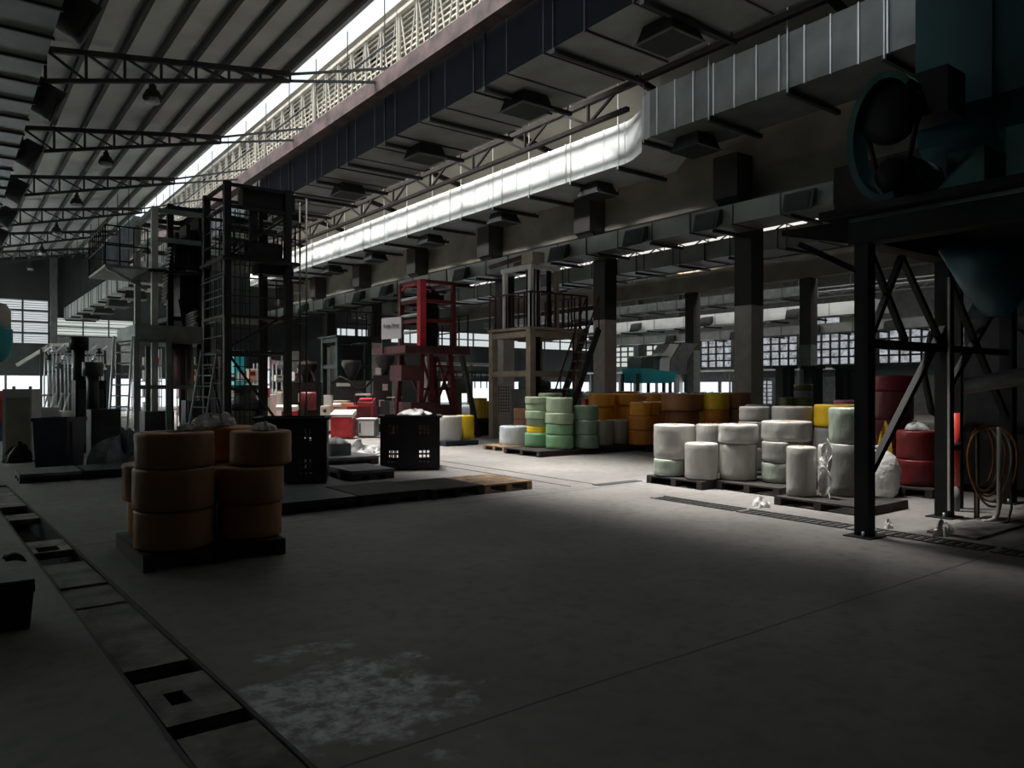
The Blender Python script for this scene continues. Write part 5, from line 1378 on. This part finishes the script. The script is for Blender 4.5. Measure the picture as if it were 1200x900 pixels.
# drum: rounded body lying along Y
pr = []
xc, zc, hw, hh_, rr = 10.2, 5.75, 1.85, 1.95, .7
for q, (sx, sz) in enumerate(((-1, -1), (1, -1), (1, 1), (-1, 1))):
    for k in range(7):
        a = PI + q * PI / 2 + k * PI / 12
        pr.append((xc + sx * (hw - rr) + rr * math.cos(a), .35, zc + sz * (hh_ - rr) + rr * math.sin(a)))
mb = MB().prism(pr, (0, 3.5, 0)); mb.build('drum_body', 'teal_dark', t)
e1 = MB(); pr2 = [(xc + (p[0] - xc) * 1.012, .9, zc + (p[2] - zc) * 1.012) for p in pr]; e1.prism(pr2, (0, .08, 0)); e1.build('drum_band', 'teal_dark', t); MB().prism([(p[0], 3.1, p[2]) for p in pr2], (0, .08, 0)).build('drum_band', 'teal_dark', t)
each('drum_saddle', 'green_dark', t, [(8.5, 9.0, .6, 3.6, 3.46, 4.2), (11.2, 11.7, .6, 3.6, 3.46, 4.2)])
# belt drive: curved teal guard, pulley, motor
gx0 = 7.62
def guard(x, yc, zc, ry, rz_, th, wd, m, name, a0, a1, par):
    mb = MB(); n = 24; pts = [(yc + ry * math.cos(a0 + (a1 - a0) * k / n), zc + rz_ * math.sin(a0 + (a1 - a0) * k / n)) for k in range(n + 1)]
    pin = [(yc + (ry - th) * math.cos(a0 + (a1 - a0) * k / n), zc + (rz_ - th) * math.sin(a0 + (a1 - a0) * k / n)) for k in range(n + 1)]
    for k in range(n): mb.prism([(x, *pts[k]), (x, *pts[k + 1]), (x, *pin[k + 1]), (x, *pin[k])], (wd, 0, 0))
    return mb.build(name, m, par)
gp = guard(gx0, 3.82, 4.14, .4, .66, .07, .3, 'green_dark', 'belt_guard', -PI * .58, PI * .72, t)
MB().lathe([(.04, 0), (.3, 0), (.32, .03), (.29, .06), (.32, .1), (.3, .13), (.04, .13)], (gx0 + .06, 3.82, 4.4), 28, axis='X').build('pulley', 'black_steel', t)
MB().lathe([(.03, 0), (.15, 0), (.17, .06), (.15, .13), (.03, .13)], (gx0 + .06, 3.8, 3.76), 24, axis='X').build('pulley', 'black_steel', t)
MB().bar((gx0 + .12, 4.1, 4.4), (gx0 + .12, 3.94, 3.76), .08, .02).bar((gx0 + .12, 3.52, 4.4), (gx0 + .12, 3.66, 3.76), .08, .02).build('drive_belt', 'rubber', t)
MB().tube((gx0 + .2, 3.8, 3.8), (gx0 + .85, 3.8, 3.8), .2, 20).box(gx0 + .3, gx0 + .75, 3.6, 4.0, 3.46, 3.66).build('motor', 'dark_mach', t)
MB().tube((gx0 + .2, 3.82, 4.5), (8.5, 3.5, 4.6), .08, 12).box(gx0 + .2, gx0 + .6, 3.3, 4.0, 4.3, 4.75).build('gearbox', 'dark_mach', t)
MB().prism([(7.75, 2.95, 3.46), (7.75, 3.45, 3.46), (7.75, 2.95, 3.86)], (.7, 0, 0)).build('motor_mount', 'green_dark', t)
MB().prism([(7.7, .6, 3.5), (7.7, 2.75, 3.5), (7.7, 2.75, 3.95), (7.7, .6, 3.95)], (.05, 0, 0)).build('side_panel', 'green_dark', t)
# discharge spout under the platform
MB().lathe([(.12, 2.35), (.3, 2.6), (.55, 3.09), (.4, 3.09)], (9.0, 3.3, 0), 24).build('discharge_cone', 'teal_dark', t)
MB().box(9.9, 12.0, 1.9, 3.25, 1.25, 3.05).box(10.2, 11.8, 2.1, 3.25, 0, 1.25).build('hopper_housing', 'dark_mach', t)
MB().tube((9.75, 3.9, 1.6), (9.95, 2.3, 1.9), .1, 12).build('screw_conveyor', 'dark_mach', t)
t = thing('mixer_base', (13.2, 4.5, 0), 'hulking dark machine body behind the coiled hose and red pipe', 'machine')
MB().box(12.3, 14.2, 3.4, 5.2, 0, 1.0).build('base_housing', 'brown_steel', t)
MB().box(12.4, 14.0, 3.4, 5.0, 1.0, 2.6).prism([(12.4, 3.4, 2.6), (14, 3.4, 2.6), (13.6, 3.4, 3.05), (12.9, 3.4, 3.05)], (0, 1.6, 0)).build('upper_housing', 'dark_mach', t)
MB().box(12.27, 12.3, 3.6, 5.0, .12, .9).build('side_panel', 'wood_dark', t)
MB().tube((12.2, 4.4, 2.1), (12.4, 4.4, 2.1), .35, 20).build('motor_flange', 'dark_mach', t)
MB().path([(12.3, 5.1, 2.6), (11.9, 5.25, 2.4), (11.75, 5.3, 1.8), (11.9, 5.25, 1.2), (12.3, 5.1, 1.05)], .05, 8).build('cable_loop', 'rubber', t)
# pipes, hose, litter
x, y = at(1119, 9.6)
t = thing('fire_pipe', (x, y, 0), 'bright red standing pipe with a dark clamp beside the coiled hose', 'pipe')
MB().tube((x, y, .32), (x, y, 1.25), .055, 14).build('pipe_body', 'pipe_red', t)
MB().tube((x, y, 0), (x, y, .32), .055, 14).build('pipe_foot', 'wall_grey', t, label='unpainted grey foot of the red pipe')
MB().tube((x, y, .78), (x, y, .88), .075, 14).build('pipe_clamp', 'black_steel', t)
x, y = at(1150, 9.02)
t = thing('hose_coil', (x, y, .2), 'tangled coil of orange-brown hose hanging under the teal machine', 'hose')
for k in range(5):
    w = .15 + .035 * k; hh2 = .36 + .03 * k; pts = [(x + w * math.sin(a) * Cc + .02 * k * math.sin(2 * a), y - w * math.sin(a) * S - .03 * k, 1.12 - hh2 + hh2 * math.cos(a) - .0 * k) for a in [2 * PI * i / 28 for i in range(29)]]
    MB().path(pts, .013, 6).build('hose_loop', 'hose' if k % 2 == 0 else 'hose_pale', t)
pts = [(x - .15 + .1 * u, y + .03 * u, 1.1 - 1.07 * u + .12 * math.sin(u * 5)) for u in [i / 14 for i in range(15)]]
MB().path(pts, .012, 6).build('hose_tail', 'hose_pale', t)
MB().box(x - .12, x + .12, y + .02, y + .06, 1.08, 1.14).box(x - .03, x + .03, y + .03, y + .07, 0, 1.1).build('hook_plate', 'black_steel', t)
x, y = at(1171, 8.72)
pts = [(x, y, 1.12), (x, y, .4), (x, y, .22), (x - .02, y + .01, .12), (x - .07, y + .03, .05), (x - .15, y + .06, .03), (x - .22, y + .1, .03)]
tag(MB().path(pts, .028, 10).build('drain_hose', 'pipe_pale'), 'pale bent pipe curving onto the floor beside the coiled hose', 'pipe')
x, y = gd(1106, 627)
tag(MB().lump((x, y, 0), (.3, .16, .12), 90, 16, .9).build('litter_bag', 'film'), 'white crumpled plastic bag on the floor near the frame posts', 'litter')
x, y = gd(1041, 619)
tag(MB().lump((x, y, 0), (.12, .08, .08), 91, 12, .9).build('litter_bag', 'film'), 'small white plastic scrap on the floor just past the dark post', 'litter')
x, y = gd(892, 594)
tag(MB().lump((x, y, 0), (.22, .2, .1), 92, 12, .9).build('film_scrap', 'film'), 'white film scrap on the floor at the corner of the upright roll pallet', 'scrap')
x, y = at(1185, 8.6)
tag(MB().path([(x, y, .5), (x + .01, y, .2), (x - .03, y + .02, .05), (x - .15, y + .05, .02), (x - .4, y + .2, .02)], .014, 8).build('power_cable', 'rubber'), 'black cable drooping to the floor beyond the pale bent pipe', 'cable')
struct(MB().box(8.5, XR, 3.3, 3.8, .0, .03).build('trim_14', 'cover'))

# ================================================================== CAMERA
cam = bpy.data.cameras.new('camera'); co = bpy.data.objects.new('camera', cam); COL.objects.link(co)
co.location = (0, 0, EYE); co.rotation_euler = (PI / 2, 0, -YAW)
cam.sensor_width = 36; cam.lens = 36 * F / 1200; cam.shift_y = 2 / 1200; cam.clip_end = 300
scn.camera = co

# ================================================================== LIGHT
wd = bpy.data.worlds.new('sky'); scn.world = wd; wd.use_nodes = True
bgn = wd.node_tree.nodes['Background']; bgn.inputs[0].default_value = (.86, .94, 1., 1); bgn.inputs[1].default_value = 1.3
def area(name, loc_, rot, sx, sy, power, col=(1, 1, 1), spread=180):
    l = bpy.data.lights.new(name, 'AREA'); l.shape = 'RECTANGLE'; l.size = sx; l.size_y = sy; l.energy = power; l.color = col; l.spread = math.radians(spread)
    o = bpy.data.objects.new(name, l); COL.objects.link(o); o.location = loc_; o.rotation_euler = rot; return o
# daylight through the long rooflight, the end doorway, the east openings
area('skylight_daylight', (8.6, 29.6, 12.7), (math.radians(-8), math.radians(-8), 0), 2.3, 46.8, 3600, (1, .955, .9), 36)
area('lattice_daylight', (10.3, 34, 11.42), (0, math.radians(-90 + 17), 0), .85, 36, 900, (1, .98, .95), 34)
area('doorway_daylight', (.5, YE + .5, 1.4), (-PI / 2, 0, 0), 9, 2.2, 420, (.9, .96, 1.))
area('doorway_daylight', (41, YE + .5, 1.2), (-PI / 2, 0, 0), 16, 2., 450, (.9, .97, 1.))
area('east_daylight', (XR + .5, 44, 1.3), (0, PI / 2, 0), 2., 16, 450, (.9, .96, 1.))
area('far_rooflight_daylight', (35, 30, 9.9), (0, 0, 0), 2, 34, 1400, (1, .97, .93))
area('west_roof_fill', (-11.85, 38, 5.2), (0, math.radians(-90 - 36), 0), 1.6, 30, 8000, (.93, 1., .97), 50)  # added fill for the low roof, set at the made-up west window

scn.view_settings.view_transform = 'Standard'; scn.view_settings.look = 'None'
scn.view_settings.exposure = 0; scn.view_settings.gamma = 1; scn.view_settings.use_curve_mapping = False
scn.cycles.max_bounces = 8; scn.cycles.diffuse_bounces = 5; scn.cycles.use_denoising = True
scn.cycles.sample_clamp_indirect = 6
